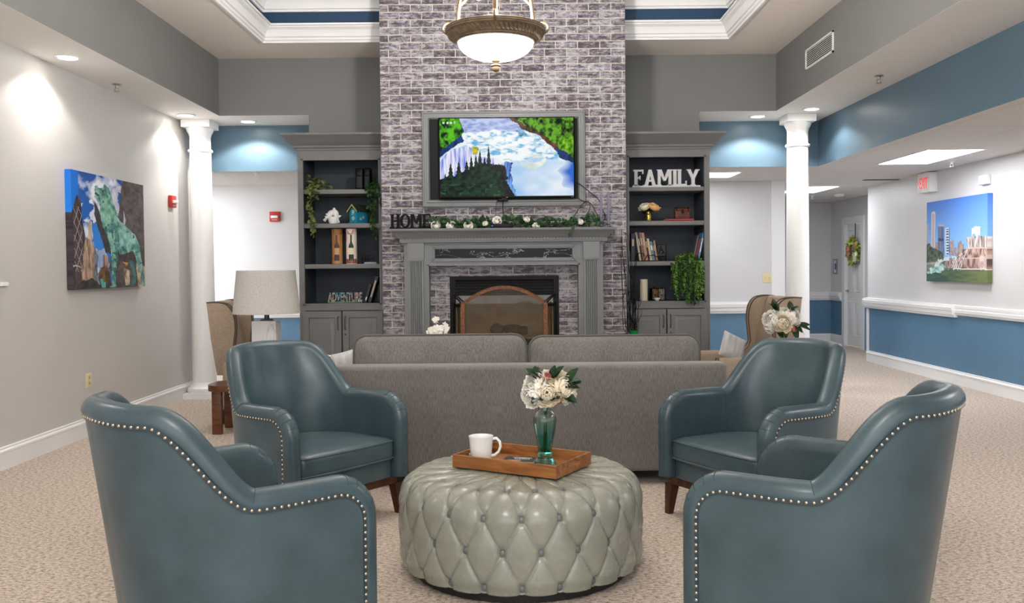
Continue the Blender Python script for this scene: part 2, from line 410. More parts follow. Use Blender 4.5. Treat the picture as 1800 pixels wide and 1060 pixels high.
# main ceiling ring with the raised tray
TX0, TX1, TY0, TY1 = -2.198, 1.93, 2.3, 8.11
c = M()
c.box(XSL - .04, TX0, YN, YB + .04, ZC, ZC + .04); c.box(TX1, XSR + .04, YN, YB + .04, ZC, ZC + .04)
c.box(TX0, TX1, YN, TY0, ZC, ZC + .04); c.box(TX0, TX1, TY1, YB + .04, ZC, ZC + .04)
struct('ceiling', c, ceil_m)
ZTR = 3.74
c = M(); e = .05
c.box(TX0 - e, TX0, TY0 - e, TY1 + e, ZC + .04, ZTR); c.box(TX1, TX1 + e, TY0 - e, TY1 + e, ZC + .04, ZTR)
c.box(TX0, TX1, TY0 - e, TY0, ZC + .04, ZTR); c.box(TX0, TX1, TY1, TY1 + e, ZC + .04, ZTR)
struct('wall_ceiling_tray', c, navy)
struct('ceiling_tray', B(TX0 - e, TX1 + e, TY0 - e, TY1 + e, ZTR, ZTR + .04), soffit_m)
def rect_trim(name, prof, x0, x1, y0, y1, m):
    # prof: (inset from the wall, z)
    rings = [[(x0 + i, y0 + i, z) for i, z in prof], [(x1 - i, y0 + i, z) for i, z in prof], [(x1 - i, y1 - i, z) for i, z in prof], [(x0 + i, y1 - i, z) for i, z in prof]]
    g = M(); g.loft(rings, closed=True, loop=True); return struct(name, g, m, 25)
rect_trim('trim_1', [(-.012, ZC - .012), (.008, ZC - .012), (.012, ZC + .004), (.022, ZC + .012), (.026, ZC + .03), (.038, ZC + .036), (.044, ZC + .06), (.06, ZC + .09), (.084, ZC + .108), (.088, ZC + .118), (.106, ZC + .12), (.106, ZC + .136), (0, ZC + .136)], TX0, TX1, TY0, TY1, trim_white)
rect_trim('trim_2', [(0, 3.53), (.016, 3.53), (.02, 3.548), (.034, 3.552), (.04, 3.575), (.06, 3.61), (.09, 3.64), (.096, 3.66), (.12, 3.668), (.13, 3.70), (.15, ZTR), (0, ZTR)], TX0, TX1, TY0, TY1, trim_white)
# corridor beyond
XE = 5.18
c = M(); c.box(XH + .0015, XR + .2, YN, YH + .0015, ZT - .0006, ZT + .05); c.box(-7, XE + .2, YH + .0015, YK + .1, ZT - .0006, ZT + .05); c.box(3.1, XE + .2, YK + .1, YF + .1, ZT - .0006, ZT + .05)
struct('ceiling_corridor', c, tile_m)
XKE = 3.232
struct('wall_corridor_back', B(-7, XKE, YK, YK + .15, 0, ZT + .01), dado_m)
struct('wall_corridor_side', B(XKE - .15, XKE, YK + .15, YF, 0, ZT + .01), dado_m)
YRE = 11.83
struct('wall_right', B(XR, XR + .15, YN, YRE, 0, ZT + .01), dado_m)
struct('wall_right_return', B(XR + .15, XE + .1, YRE - .15, YRE, 0, ZT + .01), dado_m)
struct('wall_far', B(XKE, XE + .1, YF, YF + .12, 0, ZT + .01), dado_m)
DL0, DL1 = 13.50, 14.20      # door leaf extent along the far side wall
c = M(); c.box(XE, XE + .12, YRE, DL0, 0, ZT + .01); c.box(XE, XE + .12, DL1, YF, 0, ZT + .01); c.box(XE, XE + .12, DL0, DL1, 1.9, ZT + .01)
struct('wall_far_right', c, dado_m)

def run_trim(name, prof, p0, p1, nrm, m, ends=True):
    # prof: (out from wall, z); p0,p1 XY on the wall face, nrm: outward XY
    rings = [[(p[0] + nrm[0] * o, p[1] + nrm[1] * o, z) for o, z in prof] for p in (p0, p1)]
    g = M(); g.loft(rings, cap=True); return struct(name, g, m, 25)
BASE = [(0, 0), (.016, 0), (.016, .105), (.022, .11), (.02, .122), (.012, .13), (.012, .142), (0, .145)]
RAIL = [(0, .69), (.03, .69), (.034, .715), (.05, .72), (.055, .75), (.048, .756), (.062, .765), (.066, .80), (.056, .806), (.05, .826), (0, .83)]
RAILT = [(0, .725), (.018, .725), (.022, .745), (.034, .75), (.036, .78), (.03, .786), (.034, .80), (.03, .826), (0, .83)]
GRAB = [(0, .70)] + [(.012 + .056 * (o / .066), .70 + (z - .69) * .93) for o, z in RAIL[1:-1]] + [(0, .832)]
run_trim('baseboard_left', BASE, (XL, YN), (XL, YH + .12), (1, 0), trim_white)
run_trim('baseboard_right', BASE, (XR, YN), (XR, YRE), (-1, 0), trim_white)
run_trim('baseboard_back', BASE, (-7, YK), (XKE, YK), (0, -1), trim_white)
run_trim('baseboard_far', BASE, (XKE, YF), (XE, YF), (0, -1), trim_white)
run_trim('baseboard_far_right', BASE, (XE, DL1 + .12), (XE, YF), (-1, 0), trim_white)
run_trim('trim_3', RAIL, (-7, YK), (XKE, YK), (0, -1), trim_white)
run_trim('trim_4', RAILT, (XR, YN), (XR, 9.43), (-1, 0), trim_white)
run_trim('trim_5', GRAB, (XR, 9.43), (XR, YRE + .02), (-1, 0), trim_white)
run_trim('trim_6', RAIL, (XKE, YF), (XE, YF), (0, -1), trim_white)
run_trim('trim_7', RAIL, (XE, DL1 + .10), (XE, YF), (-1, 0), trim_white)
struct('trim_8', B(XR - .012, XR + .151, YRE, YRE + .012, 0, .69).box(XR - .012, XR, YRE - .05, YRE, .145, .69), trim_white)
struct('trim_9', B(XKE - .15, XKE + .012, YK - .012, YK, 0.84, ZT), trim_white)
# far door
d = thing('door', 'white panelled hallway door with a flower wreath hung on it', 'door', (XE, 0, 0)); d['kind'] = 'structure'; d.name = 'door_1'
g = M(); g.box(.03, .07, DL0 + .018, DL1 - .018, .012, 1.88)
w = DL1 - DL0
for (a, b) in ((.09, .46), (.54, .91)):
    for (z0, z1) in ((.16, .70), (.84, 1.45), (1.54, 1.80)):
        y0, y1 = DL0 + a * w, DL0 + b * w
        g.loft([[(.03, y0, z0), (.03, y1, z0), (.03, y1, z1), (.03, y0, z1)], [(.02, y0 + .012, z0 + .012), (.02, y1 - .012, z0 + .012), (.02, y1 - .012, z1 - .012), (.02, y0 + .012, z1 - .012)],
                [(.028, y0 + .03, z0 + .03), (.028, y1 - .03, z0 + .03), (.028, y1 - .03, z1 - .03), (.028, y0 + .03, z1 - .03)], [(.018, y0 + .05, z0 + .05), (.018, y1 - .05, z0 + .05), (.018, y1 - .05, z1 - .05), (.018, y0 + .05, z1 - .05)]], cap=True)
obj('door_leaf', g, door_white, d)
g = M().lathe([(.026, 0), (.026, .008), (.01, .012), (.01, .04)], 16).xf(Matrix.Translation((.03, DL1 - .06, .86)) @ Matrix.Rotation(-PI / 2, 4, 'Y'))
g.tube([(-.008, DL1 - .06, .86), (-.012, DL1 - .10, .862), (-.01, DL1 - .16, .858)], .009, 8)
obj('door_handle', g, chrome, d)
g = M(); k = .09
for y0, y1, z0, z1 in ((DL0 - k, DL0, 0, 1.9), (DL1, DL1 + k, 0, 1.9), (DL0 - k, DL1 + k, 1.9, 1.9 + k)): g.box(-.022, 0, y0, y1, z0, z1)
g.box(-.021, .09, DL0 + .001, DL0 + .015, 0, 1.885); g.box(-.021, .09, DL1 - .015, DL1 - .001, 0, 1.885); g.box(-.021, .09, DL0 + .001, DL1 - .001, 1.885, 1.899)
obj('door_casing', g, door_white, d)

# columns
def make_column():
    t = thing('column', '', 'column')
    obj('column_base', B(-.17, .17, -.17, .17, 0, .055).lathe([(.16, .055), (.168, .075), (.162, .1), (.145, .112), (.138, .125), (.128, .135), (.122, .155)], 48), trim_white, t)
    prof = [(.116, .155)] + [(.114 - .012 * (i / 12) ** 1.6, .155 + (2.42 - .155) * i / 12) for i in range(13)]
    obj('shaft', M().lathe(prof, 56), trim_white, t)
    g = M().lathe([(.102, 2.42), (.114, 2.425), (.12, 2.437), (.114, 2.449), (.102, 2.454)], 48)
    g.lathe([(.101, 2.45), (.101, 2.575), (.106, 2.585), (.108, 2.60), (.124, 2.628), (.132, 2.65), (.132, 2.66)], 48)
    g.box(-.14, .14, -.14, .14, 2.66, 2.731)
    obj('capital', g, trim_white, t); return t
col = make_column(); col.location = (-3.085, 9.05, 0); tag(col, 'white round column in the left corner beside the grey wall', 'column', 'white round columns')
PLX = DY(1402, 300, 9.03).x
dup(col, (PLX, 9.03, 0), 0, 'white round column standing by the right corridor under the blue header')

# ------------------------------------------------------------------ lamps and ceiling fittings
W = bpy.data.worlds.new('room world'); S.world = W; W.use_nodes = True
W.node_tree.nodes['Background'].inputs['Color'].default_value = (.93, .96, 1.0, 1)
W.node_tree.nodes['Background'].inputs['Strength'].default_value = 1.05
def can(px, py, label, power=11):
    p = DZ(px, py, ZS); t = thing('downlight', label, 'ceiling light', (p.x, p.y, ZS), 0, 'recessed downlights in the white soffit')
    obj('trim_ring', M().lathe([(.062, 0), (.085, -.001), (.088, -.006), (.08, -.011), (.066, -.009), (.06, -.002)], 40), trim_white, t)
    obj('lens', M().lathe([(.0, -.003), (.061, -.003), (.061, -.001), (0, -.001)], 32), can_glow, t)
    light('spot_lamp', 'SPOT', (p.x, p.y, ZS - .02), power, (1, .97, .93), spot_size=math.radians(132), spot_blend=.3, shadow_soft_size=.05)
can(119, 100, 'largest round downlight, nearest in the left soffit above the animal canvas')
can(327, 202, 'round downlight in the left soffit just above the left column')
can(436, 213, 'round downlight in the white soffit between left column and left bookcase', 22)
can(1427, 191, 'round downlight in the right soffit just behind the right column head')
can(1332, 204, 'round downlight in the white soffit between right bookcase and right column', 22)
for x, y in ((-3.05, 3.9),):   # the same row of lamps going on past the frame
    light('spot_lamp', 'SPOT', (x, y, ZS - .02), 11, (1, .97, .93), spot_size=math.radians(132), spot_blend=.3, shadow_soft_size=.05)
def sprinkler(p, m, label, s=1.0):
    t = thing('sprinkler_head', label, 'sprinkler', p, 0)
    obj('escutcheon', M().lathe([(0, 0), (.034 * s, 0), (.036 * s, -.004), (.014 * s, -.012), (0, -.012)], 24), m, t)
    g = M().cyl((0, 0, -.01), (0, 0, -.03), .011 * s, n=12)
    for a in (-1, 1): g.tube([(a * .008, 0, -.028), (a * .017, 0, -.042), (a * .006, 0, -.056)], .003, 6)
    g.lathe([(0, -.054), (.022 * s, -.056), (.022 * s, -.059), (0, -.06)], 20)
    obj('frame', g, m, t)
sprinkler(DZ(205, 148, ZS), chrome, 'small metal fire sprinkler hanging from the left soffit')
sprinkler(DZ(1545, 133, ZS), chrome, 'small metal fire sprinkler hanging from the right soffit')
sprinkler(DZ(1673, 283, ZT), trim_white, 'white sprinkler head in the tiled ceiling beside the large right light panel')
sprinkler(DZ(1428, 343, ZT), trim_white, 'white sprinkler head in the far hallway ceiling beside the right column')
sprinkler(DZ(450, 303, ZT), trim_white, 'white sprinkler head under the blue header left of the bookcase')
p = DZ(1475, 341, ZT); g = M().lathe([(0, 0), (.07, 0), (.072, -.02), (.05, -.036), (0, -.038)], 28)
solo('smoke_detector', g, trim_white, 'white round smoke detector on the far hallway ceiling', 'smoke detector', loc=p)
def troffer(x0, x1, y0, y1, label):
    t = thing('ceiling_light_panel', label, 'ceiling light', ((x0 + x1) / 2, (y0 + y1) / 2, ZT), 0, 'flat light panels in the tiled corridor ceiling')
    a, b = (x1 - x0) / 2, (y1 - y0) / 2; k = .02
    g = M(); g.box(-a, a, -b, -b + k, -.008, 0); g.box(-a, a, b - k, b, -.008, 0); g.box(-a, -a + k, -b + k, b - k, -.008, 0); g.box(a - k, a, -b + k, b - k, -.008, 0)
    obj('frame', g, trim_white, t); obj('diffuser', B(-a + k, a - k, -b + k, b - k, -.005, -.001), troffer_glow, t)
troffer(3.65, 4.18, 8.03, 9.17, 'large bright light panel in the tiled ceiling above the right corridor')
troffer(1.93, 2.475, 9.80, 10.37, 'light panel showing between the right bookcase and the right column')
troffer(3.67, 4.20, 11.65, 12.65, 'far hallway light panel showing beside the right column head')
troffer(3.65, 4.18, 3.5, 4.6, 'light panel in the tiled ceiling near the front of the right corridor')
troffer(-4.6, -3.5, 9.7, 10.25, 'light panel in the tiled ceiling of the left corridor')

def make_pendant():
    p = Vector((-.088, 5.2, 2.60)); t = thing('pendant_light', 'large bronze bowl pendant light with white glass in front of the brick', 'pendant light', p)
    R = .283
    prof = [(.245, .004), (.262, .011), (.276, .012), (.283, .008), (.281, .002), (.285, -.004), (.281, -.01), (.283, -.016), (.278, -.021), (.268, -.026), (.258, -.036), (.246, -.048), (.238, -.052), (.234, -.06), (.226, -.062), (.223, -.07), (.216, -.073), (.21, -.066), (.208, -.03), (.225, -.004)]
    g = M(); g.loft([[(r * math.cos(a), r * math.sin(a), z) for a in [2 * PI * k / 96 for k in range(96)]] for r, z in prof], loop=True)
    rim = obj('rim', g, bronze, t)
    g = M(); N = 64
    for k in range(N):      # slanted rope beads around the lower band
        a = 2 * PI * k / N; pts = []
        for q in range(5):
            f = q / 4; rr = .272 - .03 * f; zz = -.024 - .027 * f; aa = a + .12 * f
            pts.append((rr * math.cos(aa), rr * math.sin(aa), zz))
        g.tube(pts, [.003, .0095, .0115, .0095, .003], 7)
    obj('rope_band', g, bronze, rim)
    g = M(); g.lathe([(.214, -.066)] + [(.214 * math.cos(a), -.066 - .105 * math.sin(a)) for a in [k * PI / 2 / 12 for k in range(1, 12)]] + [(.004, -.171)], 64)
    obj('glass_bowl', g, lamp_glow, t)
    obj('finial', M().lathe([(.0, -.166), (.024, -.168), (.026, -.175), (.018, -.18), (.015, -.188), (.026, -.194), (.029, -.2), (.02, -.206), (.022, -.214), (.02, -.224), (.012, -.232), (0, -.235)], 24), bronze_gold, t)
    for k in range(4):
        a = k * PI / 2
        g = M(); pts = []
        for q in range(26):
            f = q / 25; rr = .216 - .02 * f - .17 * f ** 3; zz = .0 + .46 * f
            pts.append((rr, 0, zz))
        g.tube(pts, .011, 8)
        # scroll curling inwards below the stem
        g.tube([(.10 + (.04 - .0013 * q) * math.cos(q * .32 + .4), 0, .20 + (.04 - .0013 * q) * math.sin(q * .32 + .4)) for q in range(24)], .007, 7)
        g.tube([(.21, 0, .13), (.17, 0, .17), (.136, 0, .215)], .007, 7)
        g.tube([(.268 + .032 * math.cos(u), 0, .012 + .03 * math.sin(u)) for u in [-2.4 + i * .3 for i in range(18)]], .0065, 7)
        obj('scroll_arm', g, bronze_gold, t, rot=(0, 0, a + (PI / 2 if False else 0)))
    obj('stem', M().cyl((0, 0, .03), (0, 0, 1.12), .012, n=12).lathe([(.012, .42), (.045, .45), (.05, .48), (.03, .52), (.012, .54)], 24), bronze, t)
    obj('canopy', M().lathe([(0, 1.14), (.08, 1.14), (.085, 1.12), (.05, 1.09), (.015, 1.08)], 32), bronze, t)
    light('pendant_and_fill_bulb', 'POINT', (p.x, p.y, p.z + .06), 80, (1, .965, .92), shadow_soft_size=.12)
    return t
make_pendant()
light('pendant_and_fill_bulb', 'POINT', (-.09, .2, 2.62), 50, (1, .965, .92), shadow_soft_size=.25)   # added fill light above the camera for chairs, sofa and brick, no fixture
# air grille on the upper right wall
t = thing('air_vent', 'white louvred air vent high on the grey upper right wall', 'air vent', (XSR, 7.5, 3.005))
hw, hh = .335, .085
g = M()
for a in ((-hw, hw, hh - .014, hh), (-hw, hw, -hh, -hh + .014), (-hw, -hw + .016, -hh, hh), (hw - .016, hw, -hh, hh)): g.box(-.012, 0, a[0], a[1], a[2], a[3])
obj('frame', g, trim_white, t)
obj('backing', B(-.002, -.0005, -hw + .01, hw - .01, -hh + .01, hh - .01), paint('vent shadow grey', (52, 52, 54), .7), t)
g = M()
for k in range(9):
    z = -hh + .022 + k * .0157; g.prism([(-.010, z - .004), (-.008, z - .005), (-.001, z + .003), (-.003, z + .005)], 'y', -hw + .014, hw - .014)
obj('louvres', g, trim_white, t)

# ------------------------------------------------------------------ leather tub chairs
CW, CD, CR, CHA, CHB, CA1, CA2, CKS, CKB, CRC, CZS, CTOE, CSL, CCR = 0.6899, 0.5764, 0.3237, 0.584, 0.8358, 0.444, 0.7541, 0.006, 0.1413, 0.1044, 0.4025, -0.0108, 0.0072, 0.0081
CT = .042; CZ0 = .195
def sm(t):
    t = min(1, max(0, t)); return t * t * (3 - 2 * t)
A_ = CD - CR; C_ = PI * CR / 2; B_ = CW / 2 - CR; TOT = A_ + C_ + B_
def plan(s):
    sg = 1
    if s > TOT: s = 2 * TOT - s; sg = -1
    if s <= A_: x, y, nx, ny = CW / 2, CD / 2 - s, 1, 0
    elif s <= A_ + C_:
        t = (s - A_) / CR; x, y, nx, ny = CW / 2 - CR + CR * math.cos(t), CD / 2 - A_ - CR * math.sin(t), math.cos(t), -math.sin(t)
    else: x, y, nx, ny = CW / 2 - CR - (s - A_ - C_), -CD / 2, 0, -1
    x = x + CTOE * (CD / 2 - y) * x / (CW / 2)
    return x * sg, y, nx * sg, ny
def topz(s):
    q = s if s <= TOT else 2 * TOT - s
    f = q / TOT
    h = CHA - CSL * min(f, CA1) + (CHB - CHA) * sm((f - CA1) / (CA2 - CA1)) + CCR * sm((f - CA2) / (1 - CA2))
    if q < CRC: h = CHA - CRC + math.sqrt(max(0, CRC ** 2 - (CRC - q) ** 2))
    return h
def cpt(s, z, off):
    x, y, nx, ny = plan(s); k = (CKS * nx * nx + CKB * ny * ny) * (z - .2) + off
    return Vector((x + nx * k, y + ny * k, z))
def shell_mesh():
    hs = [CRC * (1 - math.cos(k * PI / 2 / 9)) for k in range(10)]
    n = 46; hs += [CRC + (TOT - CRC) * k / n for k in range(1, n + 1)]
    ss = hs + [2 * TOT - s for s in reversed(hs[:-1])]
    ds = [0, .006, .012, .02, .032, .05, .08]; R = 14
    g = M(); Og = []; Ig = []
    for s in ss:
        h = topz(s); q = min(s, 2 * TOT - s)
        zs = [h - d * min(1, (h - CZ0) / .3) for d in ds]; z1 = zs[-1]; zs += [z1 + (CZ0 - z1) * k / R for k in range(1, R + 1)]; zs.reverse()
        oc = []; ic = []
        for z in zs:
            d = min(h - z, q if z < CHA - CRC else 9)
            if z >= CHA - CRC and q < CRC: d = min(d, CRC - math.hypot(CRC - q, z - (CHA - CRC)))
            d = max(0, d)
            off = CT * (1 - .2 * sm((d - .004) / .02)); f = q / TOT
            pad = .05 * sm((f - .5) / .4) * sm((z - .3) / .25) * sm((h - z) / .22)
            oc.append(cpt(s, z, off)); ic.append(cpt(s, z, -CT - pad * .6))
        Og.append(oc); Ig.append(ic)
    nr = len(Og[0]); N = len(ss); V = []
    for c in Og + Ig: V += c
    o = g.add(V, [])
    def O(i, j): return i * nr + j
    def I(i, j): return (N + i) * nr + j
    for i in range(N - 1):
        for j in range(nr - 1):
            g.f.append((O(i, j), O(i + 1, j), O(i + 1, j + 1), O(i, j + 1))); g.f.append((I(i, j), I(i, j + 1), I(i + 1, j + 1), I(i + 1, j)))
        g.f.append((O(i, 0), I(i, 0), I(i + 1, 0), O(i + 1, 0)))
    path = [(0, j) for j in range(nr)] + [(i, nr - 1) for i in range(1, N)] + [(N - 1, j) for j in range(nr - 2, -1, -1)]
    C = []
    for (i, j) in path: C.append((Og[i][j] + Ig[i][j]) / 2)
    K = 9; rows = []
    for k, (i, j) in enumerate(path):
        a, b = Og[i][j], Ig[i][j]; c = (a + b) / 2; nv = (a - b) / 2; r = nv.length; nv = nv / r
        t = (C[min(k + 1, len(C) - 1)] - C[max(k - 1, 0)]).normalized(); ov = t.cross(nv).normalized()
        if k < nr - 1: ok = ov.y > 0
        elif k > len(path) - nr: ok = ov.y > 0
        else: ok = ov.z > 0 or (abs(ov.z) < .2 and ov.y > 0)
        if not ok: ov = -ov
        idx = [O(i, j)]
        for q in range(1, K):
            ph = PI * q / K; g.v.append(tuple(c + r * (math.cos(ph) * nv + math.sin(ph) * ov))); idx.append(len(g.v) - 1)
        idx.append(I(i, j)); rows.append(idx)
    for k in range(len(rows) - 1):
        for q in range(K): g.f.append((rows[k][q], rows[k + 1][q], rows[k + 1][q + 1], rows[k][q + 1]))
    for rr in (rows[0], rows[-1]): g.f.append(tuple(rr))
    return g
def nail_path(inset):
    rc = CRC - inset; pts = [(inset, CZ0 + .02 + (CHA - CRC - CZ0 - .02) * k / 24) for k in range(25)]
    pts += [(CRC - rc * math.cos(k * PI / 20), CHA - CRC + rc * math.sin(k * PI / 20)) for k in range(1, 11)]
    for k in range(1, 70):
        s = CRC + (TOT - CRC) * k / 69; e = 1e-3; d = (topz(min(s + e, 2 * TOT)) - topz(s - e)) / (2 * e); nn = math.sqrt(1 + d * d)
        pts.append((s + d / nn * inset, topz(s) - inset / nn))
    full = pts + [(2 * TOT - s, z) for s, z in reversed(pts[:-1])]
    return [(cpt(s, z, CT * .93), Vector((plan(min(max(s, 0), 2 * TOT))[2], plan(min(max(s, 0), 2 * TOT))[3], 0))) for s, z in full]
def nails_mesh():
    P = nail_path(.014); g = M(); acc = 0; step = .0215; nxt = .01
    for k in range(len(P) - 1):
        a, na = P[k]; b, nb = P[k + 1]; L = (b - a).length
        while nxt <= acc + L:
            f = (nxt - acc) / L if L else 0; p = a.lerp(b, f); n = na.lerp(nb, f).normalized()
            u = n.orthogonal().normalized(); w = n.cross(u); r = .0062
            rings = [[tuple(p + n * (r * .75 * math.sin(t)) + r * math.cos(t) * (math.cos(2 * PI * q / 8) * u + math.sin(2 * PI * q / 8) * w)) for q in range(8)] for t in (-.3, .35, .85, 1.3)]
            g.loft(rings, cap=True); nxt += step
        acc += L
    return g
def welt_mesh():
    P = nail_path(.014); g = M()
    rings = []
    for k, (p, n) in enumerate(P):
        t = (P[min(k + 1, len(P) - 1)][0] - P[max(k - 1, 0)][0]).normalized(); w = n.cross(t).normalized()
        rings.append([tuple(p + w * .0068 - n * .003), tuple(p + w * .0068 + n * .0012), tuple(p - w * .0068 + n * .0012), tuple(p - w * .0068 - n * .003)])
    return g.loft(rings, cap=True)
def uplan(ins, yf, n=26, bow=.012):
    r = CW / 2 - ins; out = []
    yc = -CD / 2 + CW / 2 - .02
    for k in range(n + 1):
        a = PI + PI * k / n; out.append((r * math.cos(a), yc + (r - .0) * math.sin(a) * .94))
    m = 10; rc = .035
    for k in range(5): out.append((r - rc + rc * math.cos(k * PI / 8), yf - rc + rc * math.sin(k * PI / 8)))
    for k in range(1, m): x = (r - rc) * (1 - 2 * k / m); out.append((x, yf + bow * (1 - (x / r) ** 2)))
    for k in range(5): out.append((-r + rc - rc * math.sin(k * PI / 8), yf - rc + rc * math.cos(k * PI / 8)))
    return out
def make_chair():
    t = thing('tub_chair', '', 'armchair')
    obj('shell', shell_mesh(), blue_leather, t, smooth=70)
    wl = obj('welt', welt_mesh(), paint('dark welt leather', (46, 60, 66), .5), t, label='dark leather band under the nailheads')
    obj('nailhead_trim', nails_mesh(), paint('pewter nailheads', (196, 186, 170), .25, .04, metal=1), t, smooth=80, label='row of round pewter nailheads')
    for sg in (0, 1):
        for a in (.42, .72, 1.02, 1.3):
            s_ = CRC - CRC * math.cos(a); z_ = CHA - CRC + CRC * math.sin(a); pts = []
            for k in range(13):
                ph = .35 + (PI - .9) * k / 12; p = cpt(s_, z_, CT * math.cos(ph) * .98) + Vector((0, math.cos(a), math.sin(a))) * (CT * 1.0 * math.sin(ph)); pts.append(p if sg == 0 else Vector((-p.x, p.y, p.z)))
            obj('pleat', M().tube(pts, [.0004] + [.0013] * 11 + [.0004], 5), MATS['dark welt leather'], t)
        s_ = (CA1 + .015) * TOT; e = 1e-3; dz = (topz(s_ + e) - topz(s_ - e)) / (2 * e); z_ = topz(s_); x_, y_, nx_, ny_ = plan(s_); tg = Vector((ny_, -nx_, 0)); o_ = (Vector((0, 0, 1)) - tg * dz).normalized(); pts = []
        for k in range(13):
            ph = .2 + (PI - .3) * k / 12; p = cpt(s_, z_, CT * math.cos(ph)) + o_ * (CT * math.sin(ph)); pts.append(p)
        q0 = cpt(s_, z_ - .05, -CT); pts += [q0, cpt(s_, z_ - .12, -CT - .001), cpt(s_, .42, -CT - .001)]
        g = M().tube([p if sg == 0 else Vector((-p.x, p.y, p.z)) for p in pts], .0012, 5)
        obj('seam', g, MATS['dark welt leather'], t)
    yf = CD / 2 + .015
    P0 = uplan(CT + .002, yf)
    cx_, cyy = 0, 0
    def ring(sc, z, dome=0): return [(x * sc, (y - .02) * sc + .02, z) for x, y in P0]
    z0, z1 = .285, CZS - .012
    rings = [ring(.90, z0), ring(.97, z0 + .004), ring(.993, z0 + .014), ring(1.0, z0 + .035), ring(1.0, z1 - .035), ring(.993, z1 - .012), ring(.97, z1 - .001), ring(.9, z1 + .008), ring(.7, z1 + .018), ring(.4, z1 + .024), ring(.02, z1 + .026)]
    obj('seat_cushion', M().loft(rings, cap=True), blue_leather, t, smooth=60)
    g = M()
    for z in (z0 + .012, z1 - .008): g.tube([(x * .996, (y - .02) * .996 + .02, z) for x, y in P0], .0052, 7, loop=True)
    obj('cushion_piping', g, blue_leather, t, smooth=60)
    P1 = uplan(CT - .012, CD / 2 - .012)
    obj('seat_apron', M().loft([[(x, y, z) for x, y in P1] for z in (CZ0, CZ0 + .01, .27, .284)], cap=True), blue_leather, t)
    P2 = uplan(-.022, CD / 2 - .005, bow=.0)
    obj('base_rail', M().loft([[(x * .97, y * .97 - .0, z) for x, y in P2] for z in (.155, .194)], cap=True), dark_wood, t)
    for sx in (-1, 1):
        for sy, y0 in ((1, CD / 2 - .03), (-1, -CD / 2 + .05)):
            x0 = sx * (CW / 2 - .005) if sy > 0 else sx * (CW / 2 - .10)
            def sq(cx, cy, h, z): return [(cx - h, cy - h, z), (cx + h, cy - h, z), (cx + h, cy + h, z), (cx - h, cy + h, z)]
            obj('leg', M().loft([sq(x0 + sx * .008, y0 + sy * .015 - (0 if sy > 0 else .03), .015, 0), sq(x0, y0, .026, .156)], cap=True), dark_wood, t)
    return t
ch0 = make_chair()
chairs = [(-1.0298, 4.5542, -0.6586, 'far left blue leather tub chair, facing us, in front of the lamp'), (1.189, 4.4229, -2.6317, 'far right blue leather tub chair, facing us, beside the sofa back'),
          (-0.9218, 2.9057, 0.702, 'near left blue leather tub chair turned away, cut by the bottom edge'), (0.998, 2.9481, 2.5476, 'near right blue leather tub chair turned away, cut by the bottom edge')]
for i, (x, y, a, lab) in enumerate(chairs):
    o = ch0 if i == 0 else dup(ch0, (0, 0, 0), 0)
    o.location = (x, y, 0); o.rotation_euler = (0, 0, a - PI / 2); tag(o, lab, 'armchair', 'blue leather tub chairs around the ottoman')

